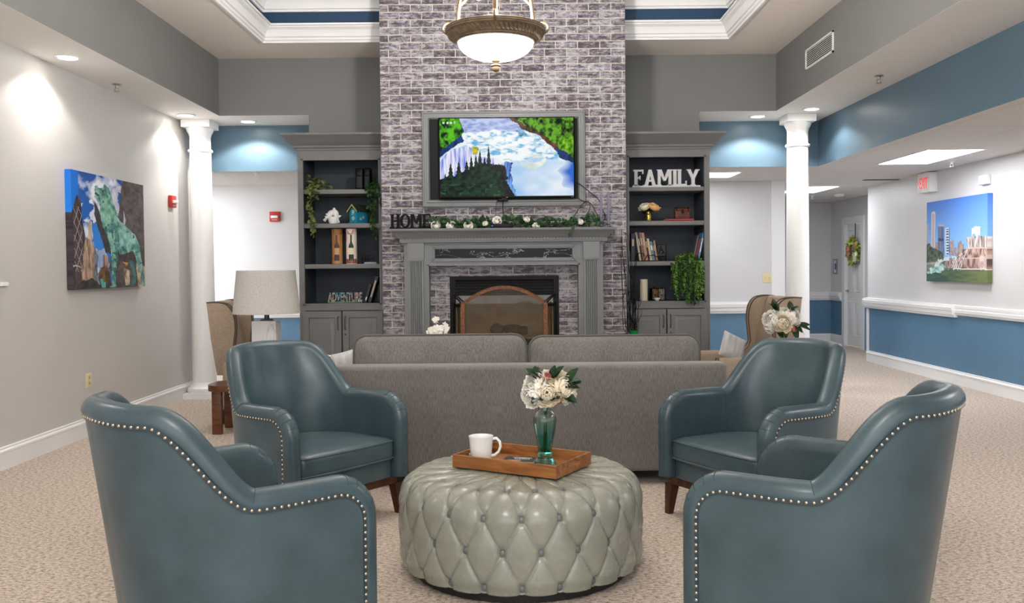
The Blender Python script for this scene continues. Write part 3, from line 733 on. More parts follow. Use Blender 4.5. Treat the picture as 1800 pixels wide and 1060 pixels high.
# ------------------------------------------------------------------ tufted ottoman
OX, OY, OR = .022, 3.805, .50
def ottoman():
    t = thing('tufted_ottoman', 'round greige leather tufted ottoman in the middle of the chairs', 'ottoman', (OX, OY, 0))
    rho = .10; ZT_ = .405; N = 21
    side = ZT_ - rho - .045; arc = rho * PI / 2; flat = OR - rho; L = side + arc + flat
    def prof(q):
        if q < side: z = .045 + q; return OR - .012 * (1 - sm(q / .05)) , z, 1.0, 0.0
        if q < side + arc: a = (q - side) / rho; return OR - rho + rho * math.cos(a), ZT_ - rho + rho * math.sin(a), math.cos(a), math.sin(a)
        return OR - rho - (q - side - arc), ZT_, 0.0, 1.0
    knots = [(0, -.15), (.022, 0), (.155, 1), (.285, 2), (side + arc + .045, 3), (side + arc + .20, 4), (side + arc + .35, 5), (L, 5.4)]
    def vof(q):
        for (a, b), (c, d) in zip(knots, knots[1:]):
            if q <= c: return b + (d - b) * (q - a) / (c - a)
        return 5.4
    def qof(v):
        for (a, b), (c, d) in zip(knots, knots[1:]):
            if v <= d: return a + (c - a) * (v - b) / (d - b)
    NU, NV = N * 26, 190; ph0 = -PI / 2 - .0
    g = M(); rows = []
    for j in range(NV + 1):
        q = min(L - .004, L * j / NV); r, z, nr, nz = prof(q); v = vof(q); fade = 1 - sm((q - side - arc - .02) / .16) * .62
        row = []
        for i in range(NU):
            th = 2 * PI * i / NU; u = th * N / (2 * PI); a = u + v / 2; b = u - v / 2
            ga = abs(math.sin(PI * a)); gb = abs(math.sin(PI * b))
            pit = math.exp(-((ga * ga + gb * gb) / .13)); line = max(math.exp(-(ga / .075) ** 2), math.exp(-(gb / .075) ** 2)); broad = 1 - (ga * gb) ** .55
            wr = 0
            rad = ga * ga + gb * gb
            if rad < .9: wr = .0016 * math.exp(-rad / .3) * math.sin(9 * math.atan2(gb * (1 if math.sin(PI * b) > 0 else -1), ga * (1 if math.sin(PI * a) > 0 else -1)))
            d = -(.020 * pit + .0055 * line + .0135 * broad) * fade + .011 + wr
            rr = r + nr * d; zz = z + nz * d
            row.append((rr * math.cos(th + ph0), rr * math.sin(th + ph0), zz))
        rows.append(row)
    g.loft(rows, cap=True)
    obj('cushion', g, ott_leather, t, smooth=180)
    obj('base', M().lathe([(0, 0), (.44, 0), (.45, .006), (.45, .05), (0, .05)], 48), paint('black ottoman base', (22, 20, 20), .6), t)
    bm = mesh_of('tufting_button', M().lathe([(0, .012), (.008, .011), (.0135, .0075), (.0168, .001), (.0168, -.008), (0, -.008)], 14), 60)
    btn = m_leather('button leather', (92, 96, 96), (116, 120, 120), .36)
    bm.materials.append(btn)
    for v in range(0, 5):
        r, z, nr, nz = prof(qof(v)); off = -.0215 * (1 if v < 3 else .45)
        for k in range(N):
            th = 2 * PI * (k + (.5 if v % 2 else 0)) / N + ph0
            if v >= 3 and math.sin(th) > .9 and v == 4: continue
            n = Vector((nr * math.cos(th), nr * math.sin(th), nz)); p = Vector((r * math.cos(th), r * math.sin(th), z)) + n * off
            if math.sin(th) > .35 and v < 3: continue      # the far side rows face away from every view of the group
            o = bpy.data.objects.new('tufting_button', bm); COL.objects.link(o); o.parent = t; o.location = p
            o.rotation_euler = n.to_track_quat('Z', 'Y').to_euler()
ottoman()

# ------------------------------------------------------------------ sofa seen from behind
def pad(w, h, d, r, crown=.02, n=28):
    # upholstered cushion: w along x, d along y, h along z, origin at the bottom centre
    def fn(u, v, side):
        x = (u - .5) * w; z = v * h
        e = min(u, 1 - u) * w; f = min(v, 1 - v) * h; q = min(e, f)
        return x, z, q
    g = M(); seg = 6
    def outline(ins, y, cr):
        pts = []; a, b = w / 2 - ins, h - ins; lo = ins; q = max(r * 1.6 - ins, .004)
        for cx_, cz, a0 in ((a - q, b - q, 0), (-a + q, b - q, PI / 2), (-a + q, lo + q, PI), (a - q, lo + q, 1.5 * PI)):
            for k in range(seg + 1): tt = a0 + k * PI / 2 / seg; pts.append((cx_ + q * math.cos(tt), y, cz + q * math.sin(tt)))
        return pts
    rings = []
    for ins, yy in ((w * .2, -d / 2 - crown), (w * .12, -d / 2 - crown * .8), (.09, -d / 2 - crown * .5), (.04, -d / 2 - crown * .15), (.014, -d / 2 + .008), (.003, -d / 2 + .02), (0, -d / 2 + .035)):
        ins = min(ins, h * .42); rings.append(outline(ins, yy, 0))
    rings += [[(x, -y, z) for x, y, z in rr] for rr in reversed(rings)]
    return g.loft(rings, cap=True), outline
SX0, SX1, SYB = -1.05, 1.225, 5.2
def sofa():
    t = thing('sofa', 'long grey upholstered sofa seen from behind, facing the fireplace', 'sofa', ((SX0 + SX1) / 2, SYB, 0))
    hw = (SX1 - SX0) / 2
    obj('back_frame', M().rbox(-hw, hw, 0, .17, .075, .697, .028), sofa_m, t)
    for s in (-1, 1):
        a = M().rbox(-.065 + s * (hw - .065), .065 + s * (hw - .065), .15, .92, .075, .55, .05); obj('arm', a, sofa_m, t)
    obj('seat_base', M().rbox(-hw + .1, hw - .1, .12, .9, .075, .30, .02), sofa_m, t)
    for s in (-1, 1):
        w = hw - .14
        o = obj('seat_cushion', M().rbox(-w / 2, w / 2, .2, .92, 0, .15, .05), sofa_m, t, loc=(s * (w / 2 + .004), 0, .30))
        cw = 1.038 if s < 0 else 1.025
        m, outl = pad(cw, .47, .17, .05, .03)
        b = obj('back_cushion', m, sofa_m, t, loc=(s * (cw / 2 + .006) - .005, .27, .385 if s < 0 else .372), rot=(-.09, 0, 0), smooth=70)
        g = M()
        for y in (-.068, .068): g.tube([(x, y, z) for x, _, z in outl(.002, 0, 0)], .006, 6, loop=True)
        obj('piping', g, paint('sofa piping', (92, 90, 86), .8), b)
        for y in (.07, .82): obj('foot', B(-.03 + s * (hw - .1), .03 + s * (hw - .1), y - .03, y + .03, 0, .08), black, t)
sofa()

# ------------------------------------------------------------------ chimney breast, fireplace
YC = 7.75
CX0, CX1 = DY(669, 200, YC).x, DY(1099.5, 200, YC).x
FX0, FX1, FZ0, FZ1 = -.54, .385, .60, 1.187
c = M(); 
c.box(CX0, FX0, YC, YB + .55, 0, ZTR); c.box(FX1, CX1, YC, YB + .55, 0, ZTR); c.box(FX0, FX1, YC, YB + .55, FZ1, ZTR); c.box(FX0, FX1, YC, YB + .55, 0, FZ0); c.box(FX0, FX1, YC + .62, YB + .55, FZ0, FZ1)
struct('wall_chimney', c, brick_m)
# fireplace insert
t = thing('fireplace_insert', 'black fireplace insert set in the whitewashed brick', 'fireplace', ((FX0 + FX1) / 2, YC, FZ0))
hw, H = (FX1 - FX0) / 2, FZ1 - FZ0
g = M(); g.box(-hw, -hw + .045, -.025, .5, 0, H); g.box(hw - .045, hw, -.025, .5, 0, H); g.box(-hw, hw, -.03, .5, H - .03, H + .001); g.box(-hw + .045, hw - .045, -.025, .5, 0, .05)
obj('surround_frame', g, black_iron, t)
g = M()
for k in range(4): z = H - .052 - k * .026; g.prism([(-.02, z), (-.012, z + .016), (.01, z + .018), (.01, z)], 'x', -hw + .045, hw - .045)
g.box(-hw + .045, hw - .045, .005, .02, H - .165, H - .03)
obj('louvre_grille', g, black_iron, t)
tan_brick = streak('tan firebox lining', (186, 158, 120), (206, 180, 142), (8, 8, 8), .8, bump=.2)
g = M(); g.box(-hw + .045, hw - .045, .48, .5, .05, H - .16); g.box(-hw + .045, hw - .045, .06, .48, .05, .06); g.box(-hw + .045, -hw + .055, .06, .48, .05, H - .16); g.box(hw - .055, hw - .045, .06, .48, .05, H - .16); g.box(-hw + .045, hw - .045, .06, .5, H - .165, H - .155)
obj('firebox_lining', g, tan_brick, t)
obj('glass_pane', B(-hw + .05, hw - .05, .024, .027, .05, H - .165), pane_m, t)
bark = streak('charred log bark', (58, 40, 30), (112, 82, 62), (20, 20, 20), .9, bump=.9)
def log(name, a, b, r, label):
    a, b = Vector(a), Vector(b); pts = [a.lerp(b, f) + Vector((0, .01 * math.sin(f * 7), .012 * math.sin(f * 5))) for f in [k / 8 for k in range(9)]]
    solo(name, M().tube(pts, [r * (1 + .12 * math.sin(k * 2.1)) for k in range(9)], 14), bark, label, 'log', 'logs in the fireplace')
log('firewood_log', (-.13, YC + .12, FZ0 + .113), (-.17, YC + .40, FZ0 + .118), .044, 'fireplace log with its round end facing us, left one behind the screen')
log('firewood_log', (-.085, YC + .25, FZ0 + .114), (.12, YC + .21, FZ0 + .118), .036, 'fireplace log lying sideways, right one behind the screen')
# fire screen
t = thing('fire_screen', 'arched copper framed mesh screen in front of the fireplace', 'fire screen', (-.08, YC - .16, 0))
zb, zs_, za, hx = .06, .955, 1.095, .345
def archz(x): return zs_ + (za - zs_) * math.sqrt(max(0, 1 - (x / hx) ** 2)) ** 1.0
arch = [(-hx + 2 * hx * k / 28, 0) for k in range(29)]
arc_pts = [(x, 0, zs_ + (za - zs_) * (1 - abs(x / hx) ** 2.0)) for x, _ in arch]
def strap(pts, w, d):
    g = M(); rings = []
    for k, p in enumerate(pts):
        a, b = Vector(pts[max(k - 1, 0)]), Vector(pts[min(k + 1, len(pts) - 1)]); tt = (b - a).normalized(); n = Vector((-tt.z, 0, tt.x)); p = Vector(p)
        rings.append([tuple(p + n * w + Vector((0, -d, 0))), tuple(p + n * w + Vector((0, d, 0))), tuple(p - n * w + Vector((0, d, 0))), tuple(p - n * w + Vector((0, -d, 0)))])
    return g.loft(rings, cap=True)
obj('arch_frame', strap(arc_pts, .014, .01), copper, t)
for s in (-1, 1): obj('post', M().rbox(s * hx - .019, s * hx + .019, -.016, .016, 0, zs_ + .01, .004), copper, t)
obj('bottom_rail', B(-hx, hx, -.01, .01, .03, .06), copper, t)
g = M(); g.prism([(-hx, .06)] + [(x, z) for x, _, z in arc_pts] + [(hx, .06)], 'y', -.0015, .0015); 
obj('mesh_panel', g, mesh_m, t)
for s in (-1, 1):
    g = M(); p0 = Vector((s * hx, .004, 0)); p1 = Vector((s * (hx + .085), .09, 0))
    for z0, z1 in ((.03, .06), (.93, .955)): g.loft([[tuple(p + Vector((0, dy, z))) for dy, z in ((-.006, z0), (.006, z0), (.006, z1), (-.006, z1))] for p in (p0, p1)], cap=True)
    g.tube([p0 + Vector((0, 0, .95)), p0.lerp(p1, .4) + Vector((0, 0, .985)), p1 + Vector((0, 0, 1.03))], .007, 6)
    g.tube([p1, p1 + Vector((0, 0, .97))], .01, 6); obj('side_wing', g, black_iron, t)
# mantel
t = thing('fireplace_mantel', 'grey painted fireplace mantel with fluted legs and black marble strip', 'mantel', (-.08, YC, 0))
mx = .832
g = M()
for s in (-1, 1): g.box(min(s * mx, s * .625), max(s * mx, s * .625), -.13, 0, 0, 1.47)
g.box(-.625, .625, -.13, 0, 1.29, 1.47)
for s in (-1, 1): g.box(min(s * .625, s * .637), max(s * .625, s * .637), -.14, -.13, 0, 1.29)
g.box(-.637, .637, -.14, -.13, 1.278, 1.29)
obj('surround', g, mantel_grey, t)
for s in (-1, 1):
    g = M(); x0, x1 = s * .732 - .062, s * .732 + .062; poly = [(x0, -.13), (x0, -.15)]
    for k in range(6):
        a = x0 + .012 + k * (x1 - x0 - .024) / 6; b = a + (x1 - x0 - .024) / 6
        poly += [(a + .003, -.15), (a + .005, -.144), ((a + b) / 2, -.141), (b - .005, -.144), (b - .003, -.15)]
    poly += [(x1, -.15), (x1, -.13)]
    g.prism(poly, 'z', .16, 1.318); g.box(x0 - .01, x1 + .01, -.16, -.13, 0, .16)
    obj('fluted_pilaster', g, mantel_grey, t)
    g = M(); g.box(x0 - .007, x1 + .007, -.165, -.13, 1.328, 1.47); g.box(x0 - .003, x1 + .003, -.158, -.13, 1.318, 1.328); obj('corner_block', g, mantel_grey, t)
g = M(); 
for (a, b, y) in ((0, .008, -.146), (.008, .016, -.140), (.016, .026, -.134)):
    x0, x1, z0, z1 = -.60 + a, .60 - a, 1.315 + a, 1.445 - a
    g.box(x0, x1, y, -.13, z0, z0 + .008); g.box(x0, x1, y, -.13, z1 - .008, z1); g.box(x0, x0 + .008, y, -.13, z0, z1); g.box(x1 - .008, x1, y, -.13, z0, z1)
pn = obj('frieze_moulding', g, mantel_grey, t)
obj('marble_inlay', B(-.574, .574, -.1325, -.129, 1.341, 1.419), marble_black, t)
def cornice(prof, x0, x1, back, front_sign=-1):
    # prof: (projection, z) bottom to top, projecting from y=front and both ends
    g = M(); rings = []
    for pr, z in prof: rings.append([(x0 - pr, back, z), (x0 - pr, -pr, z), (x1 + pr, -pr, z), (x1 + pr, back, z)])
    return g.loft(rings, cap=True)
shelf_prof = [(.0, 1.455), (.012, 1.455), (.014, 1.468), (.03, 1.472), (.034, 1.492), (.034, 1.503), (.05, 1.512), (.06, 1.53), (.075, 1.548), (.086, 1.556), (.09, 1.562), (.102, 1.565), (.106, 1.575), (.106, 1.586)]
g = cornice([(p, z) for p, z in shelf_prof], -mx, mx, .13); g.v = [(x, y - .13, z) for x, y, z in g.v]
obj('shelf', g, mantel_grey, t)
g = M()
for k in range(62):
    x = -mx + .0 + k * (2 * mx) / 61; g.box(x - .006, x + .006, -.13 - .044, -.13 - .03, 1.494, 1.508)
obj('dentil_moulding', g, mantel_grey, t)
ZM = 1.587; YMF = YC - .236

# ------------------------------------------------------------------ painted pictures (vertex painted grids)
def vnoise(u, v, seed, fu, fv, octaves=4):
    rs = np.random.RandomState(seed); out = 0; amp = 1; tot = 0
    for _ in range(octaves):
        nu, nv = max(2, int(fu)) + 2, max(2, int(fv)) + 2; G = rs.rand(nu + 1, nv + 1)
        x = np.clip(u, 0, 1) * (nu - 1); y = np.clip(v, 0, 1) * (nv - 1); i = x.astype(int); j = y.astype(int); a = x - i; b = y - j; a = a * a * (3 - 2 * a); b = b * b * (3 - 2 * b)
        out = out + amp * (G[i, j] * (1 - a) * (1 - b) + G[i + 1, j] * a * (1 - b) + G[i, j + 1] * (1 - a) * b + G[i + 1, j + 1] * a * b); tot += amp; amp *= .55; fu *= 2; fv *= 2
    return out / tot
def inpoly(u, v, P):
    r = np.zeros(u.shape, bool); n = len(P)
    for k in range(n):
        (x0, y0), (x1, y1) = P[k], P[(k + 1) % n]
        if y0 == y1: continue
        r ^= ((y0 > v) != (y1 > v)) & (u < (x1 - x0) * (v - y0) / (y1 - y0) + x0)
    return r
def L3(c): return np.array(lin(c))
class Pic:
    def __init__(s, nx, ny):
        s.nx, s.ny = nx, ny; g = (np.arange(nx) + .5) / nx; h = (np.arange(ny) + .5) / ny
        s.u, s.v = np.meshgrid(g, h, indexing='ij'); s.c = np.zeros((nx, ny, 3))
    def fill(s, mask, a, b=None, n=None):
        c = L3(a) if b is None else L3(a) + (L3(b) - L3(a)) * np.clip(n, 0, 1)[..., None]
        m = np.broadcast_to(mask, s.u.shape) if mask is not None else np.ones(s.u.shape, bool)
        s.c = np.where(m[..., None], c, s.c); return s
    def n(s, seed, fu, fv, o=4): return np.clip((vnoise(s.u, s.v, seed, fu, fv, o) - .5) * 2.2 + .5, 0, 1)
    warp = 0.0
    def poly(s, P):
        if not s.warp: return inpoly(s.u, s.v, P)
        if not hasattr(s, 'wu'): e = np.clip(24 * np.minimum(np.minimum(s.u, 1 - s.u), np.minimum(s.v, 1 - s.v)) - .1, 0, 1); s.wu = s.u + s.warp * e * (vnoise(s.u, s.v, 91, 16, 12, 5) - .5); s.wv = s.v + s.warp * e * 1.5 * (vnoise(s.u, s.v, 92, 16, 12, 5) - .5)
        return inpoly(s.wu, s.wv, P)
    def mesh(s, name, w, h, depth):
        # picture in the XZ plane facing -Y, (0..w, 0..h); v runs from the top down
        nx, ny = s.nx, s.ny; X = np.linspace(0, w, nx + 1); Z = np.linspace(h, 0, ny + 1)
        V = [(x, 0.0, z) for x in X for z in Z]; F = [(i * (ny + 1) + j, i * (ny + 1) + j + 1, (i + 1) * (ny + 1) + j + 1, (i + 1) * (ny + 1) + j) for i in range(nx) for j in range(ny)]
        o = len(V)
        C = np.ones((nx * ny * 4, 4)); C[:, :3] = np.repeat(s.c.reshape(-1, 3), 4, axis=0)
        if depth:
            ex = []
            for i0, col in ((0, s.c[0]), (nx, s.c[-1])):
                o = len(V); V += [(X[i0], depth, z) for z in Z]
                for j in range(ny): F.append((i0 * (ny + 1) + j, i0 * (ny + 1) + j + 1, o + j + 1, o + j)); ex.append(col[j])
            for j0, row in ((0, s.c[:, 0]), (ny, s.c[:, -1])):
                o = len(V); V += [(x, depth, Z[j0]) for x in X]
                for i in range(nx): F.append((i * (ny + 1) + j0, (i + 1) * (ny + 1) + j0, o + i + 1, o + i)); ex.append(row[i])
            o = len(V); V += [(0, depth, 0), (w, depth, 0), (w, depth, h), (0, depth, h)]; F.append((o, o + 1, o + 2, o + 3)); ex.append(np.array([.6, .6, .58]))
            E_ = np.ones((len(ex) * 4, 4)); E_[:, :3] = np.repeat(np.array(ex), 4, axis=0); C = np.vstack([C, E_])
        me = bpy.data.meshes.new(name); me.from_pydata(V, [], F)
        a = me.color_attributes.new('Col', 'FLOAT_COLOR', 'CORNER'); a.data.foreach_set('color', C.astype(np.float32).ravel()); return me
def pic_tv():
    p = Pic(320, 190); u, v = p.u, p.v; p.warp = .05
    p.fill(None, (120, 190, 235), (245, 252, 255), p.n(1, 10, 12, 5) * 1.5)
    p.fill((v < .2 - .05 * u) , (140, 160, 220), (205, 215, 248), p.n(2, 30, 50, 3))
    st = p.n(3, 60, 4, 3); p.fill(p.poly([(0, .8), (0, .55), (.08, .4), (.2, .35), (.42, .37), (.48, .6), (.3, .8)]), (110, 130, 235), (245, 245, 255), st * 1.35)
    q = p.n(4, 22, 34, 5); p.fill(p.poly([(.17, .2), (.4, .15), (.62, .18), (.8, .3), (.86, .5), (.6, .56), (.3, .48), (.2, .34)]), (90, 180, 225), (250, 255, 255), q * 1.7)
    p.fill(p.poly([(.57, .14), (.63, .16), (.66, .22), (.6, .24)]), (40, 90, 130), (150, 210, 240), q)
    mist = p.n(5, 4, 4, 3); p.fill(p.poly([(.52, .55), (.7, .5), (.9, .55), (1, .58), (1, 1), (.57, 1), (.53, .8)]), (160, 205, 245), (238, 246, 255), mist * .8 + (u - .55) * .9)
    ed = np.clip((u - .9) * 9 - np.abs(v - .68) * 2.5 + (mist - .5) * .8, 0, 1); p.fill((ed > .05) & (v > .53), (205, 226, 246), (50, 110, 215), ed * 1.2)
    p.fill(p.poly([(.49, .55), (.55, .57), (.53, .75), (.57, 1), (.5, 1), (.48, .8)]), (20, 50, 140), (120, 170, 240), p.n(6, 60, 6, 2))
    p.fill(p.poly([(.6, .5), (.76, .46), (.8, .56), (.72, .66), (.62, .62)]) & (p.n(16, 14, 14, 4) > .45), (206, 222, 214), (244, 250, 240), p.n(17, 14, 14, 3))
    fr = p.n(7, 40, 18, 4)
    for P_ in ([(.52, 0), (1, 0), (1, .54), (.93, .5), (.86, .34), (.72, .18), (.62, .1)],): p.fill(p.poly(P_), (4, 22, 10), (112, 180, 44), fr ** 1.7 * 1.5)
    p.fill(p.poly([(.52, 0), (.545, 0), (.64, .1), (.74, .18), (.87, .34), (.93, .5), (.9, .5), (.84, .36), (.7, .2), (.6, .12)]), (40, 26, 22), (120, 80, 50), fr)
    p.fill(p.poly([(.9, .42), (.92, .3), (1, .24), (1, .48)]), (40, 110, 10), (150, 214, 40), fr)
    p.fill(p.poly([(.86, .36), (1, .52), (1, .58), (.92, .54), (.88, .48)]), (8, 14, 34), (40, 70, 130), fr)
    p.fill(p.poly([(0, 0), (.15, 0), (.175, .18), (.15, .3), (.06, .36), (0, .46)]), (6, 30, 22), (96, 200, 30), fr ** 1.4 * 1.3 - .25 * (u < .06))
    p.fill(p.poly([(.1, .3), (.17, .2), (.18, .28), (.08, .4), (0, .5), (0, .42)]), (8, 20, 60), (30, 70, 140), fr)
    dk = p.n(8, 40, 30, 4)
    p.fill(p.poly([(.24, .4), (.26, .37), (.3, .38), (.3, .44), (.26, .46)]), (150, 160, 20), (220, 210, 40), dk)
    def tree(x, top, w, base=1.0):
        m = np.zeros(u.shape, bool); hh = base - top
        f = (v - top) / hh; m = (f > 0) & (np.abs(u - x) < w * np.clip(f, 0, 1) ** .9 * (.72 + .5 * np.abs(((f * 9) % 1) - .2)))
        p.fill(m, (6, 18, 16), (34, 62, 44), dk)
    p.fill(p.poly([(0, .78), (.1, .74), (.2, .66), (.32, .58), (.42, .6), (.49, .6), (.5, .8), (.56, 1), (0, 1)]), (8, 12, 12), (38, 42, 34), dk * .8)
    for x, tp, w in ((.04, .7, .04), (.08, .56, .05), (.14, .54, .055), (.2, .53, .06), (.235, .47, .05), (.27, .46, .055), (.3, .4, .055), (.335, .48, .05), (.365, .34, .045), (.4, .56, .05), (.44, .57, .05)): tree(x, tp, w)
    p.fill((p.n(9, 26, 24, 3) > .80) & (v > .84) & (u < .45), (26, 58, 36), (60, 100, 62), dk)
    for x0 in (.03, .06, .085): p.fill(((u - x0) / .0085) ** 2 + ((v - .055) / .0145) ** 2 < 1, (225, 240, 225))
    p.fill((np.abs(u - .1) < .001) & (np.abs(v - .055) < .03), (225, 240, 225))
    for vv in (.045, .065): p.fill((u > .105) & (u < .145 - (.01 if vv > .05 else 0)) & (np.abs(v - vv) < .006) & (p.n(11, 120, 4, 1) > .35), (205, 220, 205))
    return p
def pic_statue():
    p = Pic(230, 180); u, v = p.u, p.v; p.warp = .022
    def q(*pts):      # points measured on the slanted picture -> picture coordinates
        out = []
        for x, y in pts:
            a = (x - 95 - 27 * (y - 80) / 885) / 545; out.append((a, (y - 80 - 105 * a) / (885 - 130 * a)))
        return out
    R_ = lambda x0, x1, y0, y1: q((x0, y0), (x1, y0 + .19 * (x1 - x0)), (x1, y1), (x0, y1))
    cl = p.n(21, 5, 5, 6); dk = p.n(22, 30, 30, 4); gr = p.n(30, 22, 22, 5)
    p.fill(None, (28, 74, 150), (20, 110, 205), v * 1.6)
    p.fill((cl > .52), (70, 110, 180), (232, 236, 246), (cl - .5) * 2.6)
    p.fill(p.poly(q((160, 330), (240, 300), (300, 430), (250, 480), (180, 450))) & (cl > .40), (130, 160, 210), (240, 242, 248), cl * 1.4)
    p.fill(p.poly(q((385, 220), (460, 190), (440, 400), (400, 400), (385, 300))) & (cl > .35), (140, 150, 186), (220, 222, 232), cl * 1.3)
    p.fill(p.poly(q((240, 480), (300, 470), (330, 690), (260, 660))), (20, 110, 206), (40, 140, 226), v)
    p.fill(p.poly(q((280, 690), (330, 650), (380, 800), (290, 800))), (190, 205, 226), (110, 150, 206), cl)
    p.fill(u < .085, (10, 104, 206), (16, 134, 232), v * 2)
    p.fill(p.poly(q((466, 150), (690, 150), (720, 980), (430, 975), (370, 800), (400, 560), (440, 380))), (56, 50, 52), (96, 86, 86), dk)
    p.fill(p.poly(q((476, 375), (498, 445), (486, 485), (478, 480))), (176, 182, 190)); p.fill(p.poly(q((585, 222), (612, 228), (608, 236), (588, 231))), (30, 28, 28))
    p.fill(p.poly(q((104, 400), (122, 320), (140, 270), (162, 310), (176, 460), (196, 560), (170, 950), (122, 950), (108, 460))), (30, 24, 30), (88, 74, 78), p.n(23, 50, 8, 2))
    p.fill((u < .022) & (v > .42), (40, 34, 40), (70, 60, 64), dk)
    s1 = ((u * 16 + v * 7) % 1); s2 = ((u * 16 - v * 9) % 1); p.fill(((np.abs(s1 - .5) < .07) | (np.abs(s2 - .5) < .05)) & (u > .022) & (u < .12) & (v > .3) & (v < .85), (168, 152, 150))
    p.fill(p.poly(R_(120, 196, 785, 797)), (200, 196, 196))
    p.fill(p.poly(q((220, 462), (232, 455), (242, 470), (242, 620), (212, 600))), (216, 202, 186), (166, 146, 130), p.n(24, 90, 4, 1))
    p.fill(p.poly(q((186, 660), (200, 580), (242, 600), (256, 660), (282, 700), (290, 930), (170, 950))), (112, 88, 74), (206, 176, 152), p.n(25, 80, 14, 3))
    p.fill(p.poly(q((256, 650), (286, 720), (286, 930), (262, 930))), (66, 76, 100), (130, 134, 150), p.n(26, 60, 30, 2)); p.fill(p.poly(R_(322, 366, 710, 830)), (96, 80, 84), (186, 152, 136), p.n(27, 60, 6, 2))
    p.fill(p.poly(q((290, 850), (310, 800), (345, 790), (375, 830), (384, 920), (300, 930))), (50, 38, 24), (126, 92, 44), dk)
    p.fill(p.poly(q((180, 900), (240, 880), (300, 930), (380, 900), (400, 960), (130, 962))), (26, 28, 26), (70, 64, 56), dk)
    p.fill(p.poly(q((470, 800), (530, 820), (530, 930), (500, 935), (486, 860))), (214, 196, 170), (110, 84, 72), p.n(28, 18, 16, 3)); p.fill(p.poly(q((585, 770), (690, 800), (690, 960), (600, 955))), (200, 184, 162), (104, 78, 66), p.n(29, 22, 16, 3)); p.fill(p.poly(q((475, 765), (500, 730), (515, 760), (505, 785))), (206, 150, 40))
    p.fill(p.poly(q((255, 300), (300, 400), (320, 500), (360, 580), (390, 700), (340, 690), (300, 560), (256, 400))), (34, 38, 42), (66, 66, 66), dk)
    p.fill(p.poly(q((430, 690), (560, 680), (590, 760), (520, 760), (440, 760))), (44, 38, 40), (76, 64, 62), dk)
    p.fill(p.poly(q((525, 740), (560, 750), (585, 850), (575, 935), (535, 945), (560, 860))), (34, 84, 86), (84, 140, 136), gr)
    body = q((252, 275), (262, 250), (256, 222), (258, 192), (268, 186), (282, 205), (300, 212), (316, 208), (320, 186), (334, 184), (346, 200), (364, 218), (382, 262), (390, 310), (412, 362), (430, 428), (470, 466), (530, 520), (566, 545), (596, 590), (616, 660), (630, 740), (646, 830), (664, 930), (640, 940), (628, 860), (596, 780), (574, 700), (560, 672), (500, 690), (452, 706), (436, 664), (430, 760), (418, 880), (424, 948), (370, 950), (392, 920), (388, 800), (380, 680), (366, 600), (342, 540), (316, 490), (318, 440), (296, 396), (300, 350), (280, 310))
    p.fill(p.poly(body), (64, 124, 120), (156, 204, 188), gr)
    p.fill(p.poly(body) & (p.n(31, 34, 34, 4) > .68), (34, 86, 88), (70, 136, 130), dk)
    p.fill(p.poly(q((440, 520), (520, 540), (560, 600), (500, 640), (446, 620))), (84, 150, 146), (156, 204, 192), gr)
    p.fill(p.poly(q((300, 330), (330, 300), (372, 320), (410, 400), (350, 480), (322, 470))), (70, 140, 128), (156, 206, 180), gr); p.fill(p.poly(q((262, 236), (296, 262), (284, 274), (258, 252))), (28, 56, 56)); p.fill(p.poly(q((312, 226), (326, 230), (322, 240), (311, 236))), (26, 54, 56))
    p.fill(p.poly(q((306, 890), (318, 880), (332, 910), (342, 905), (344, 950), (316, 950))), (84, 170, 170))
    return p
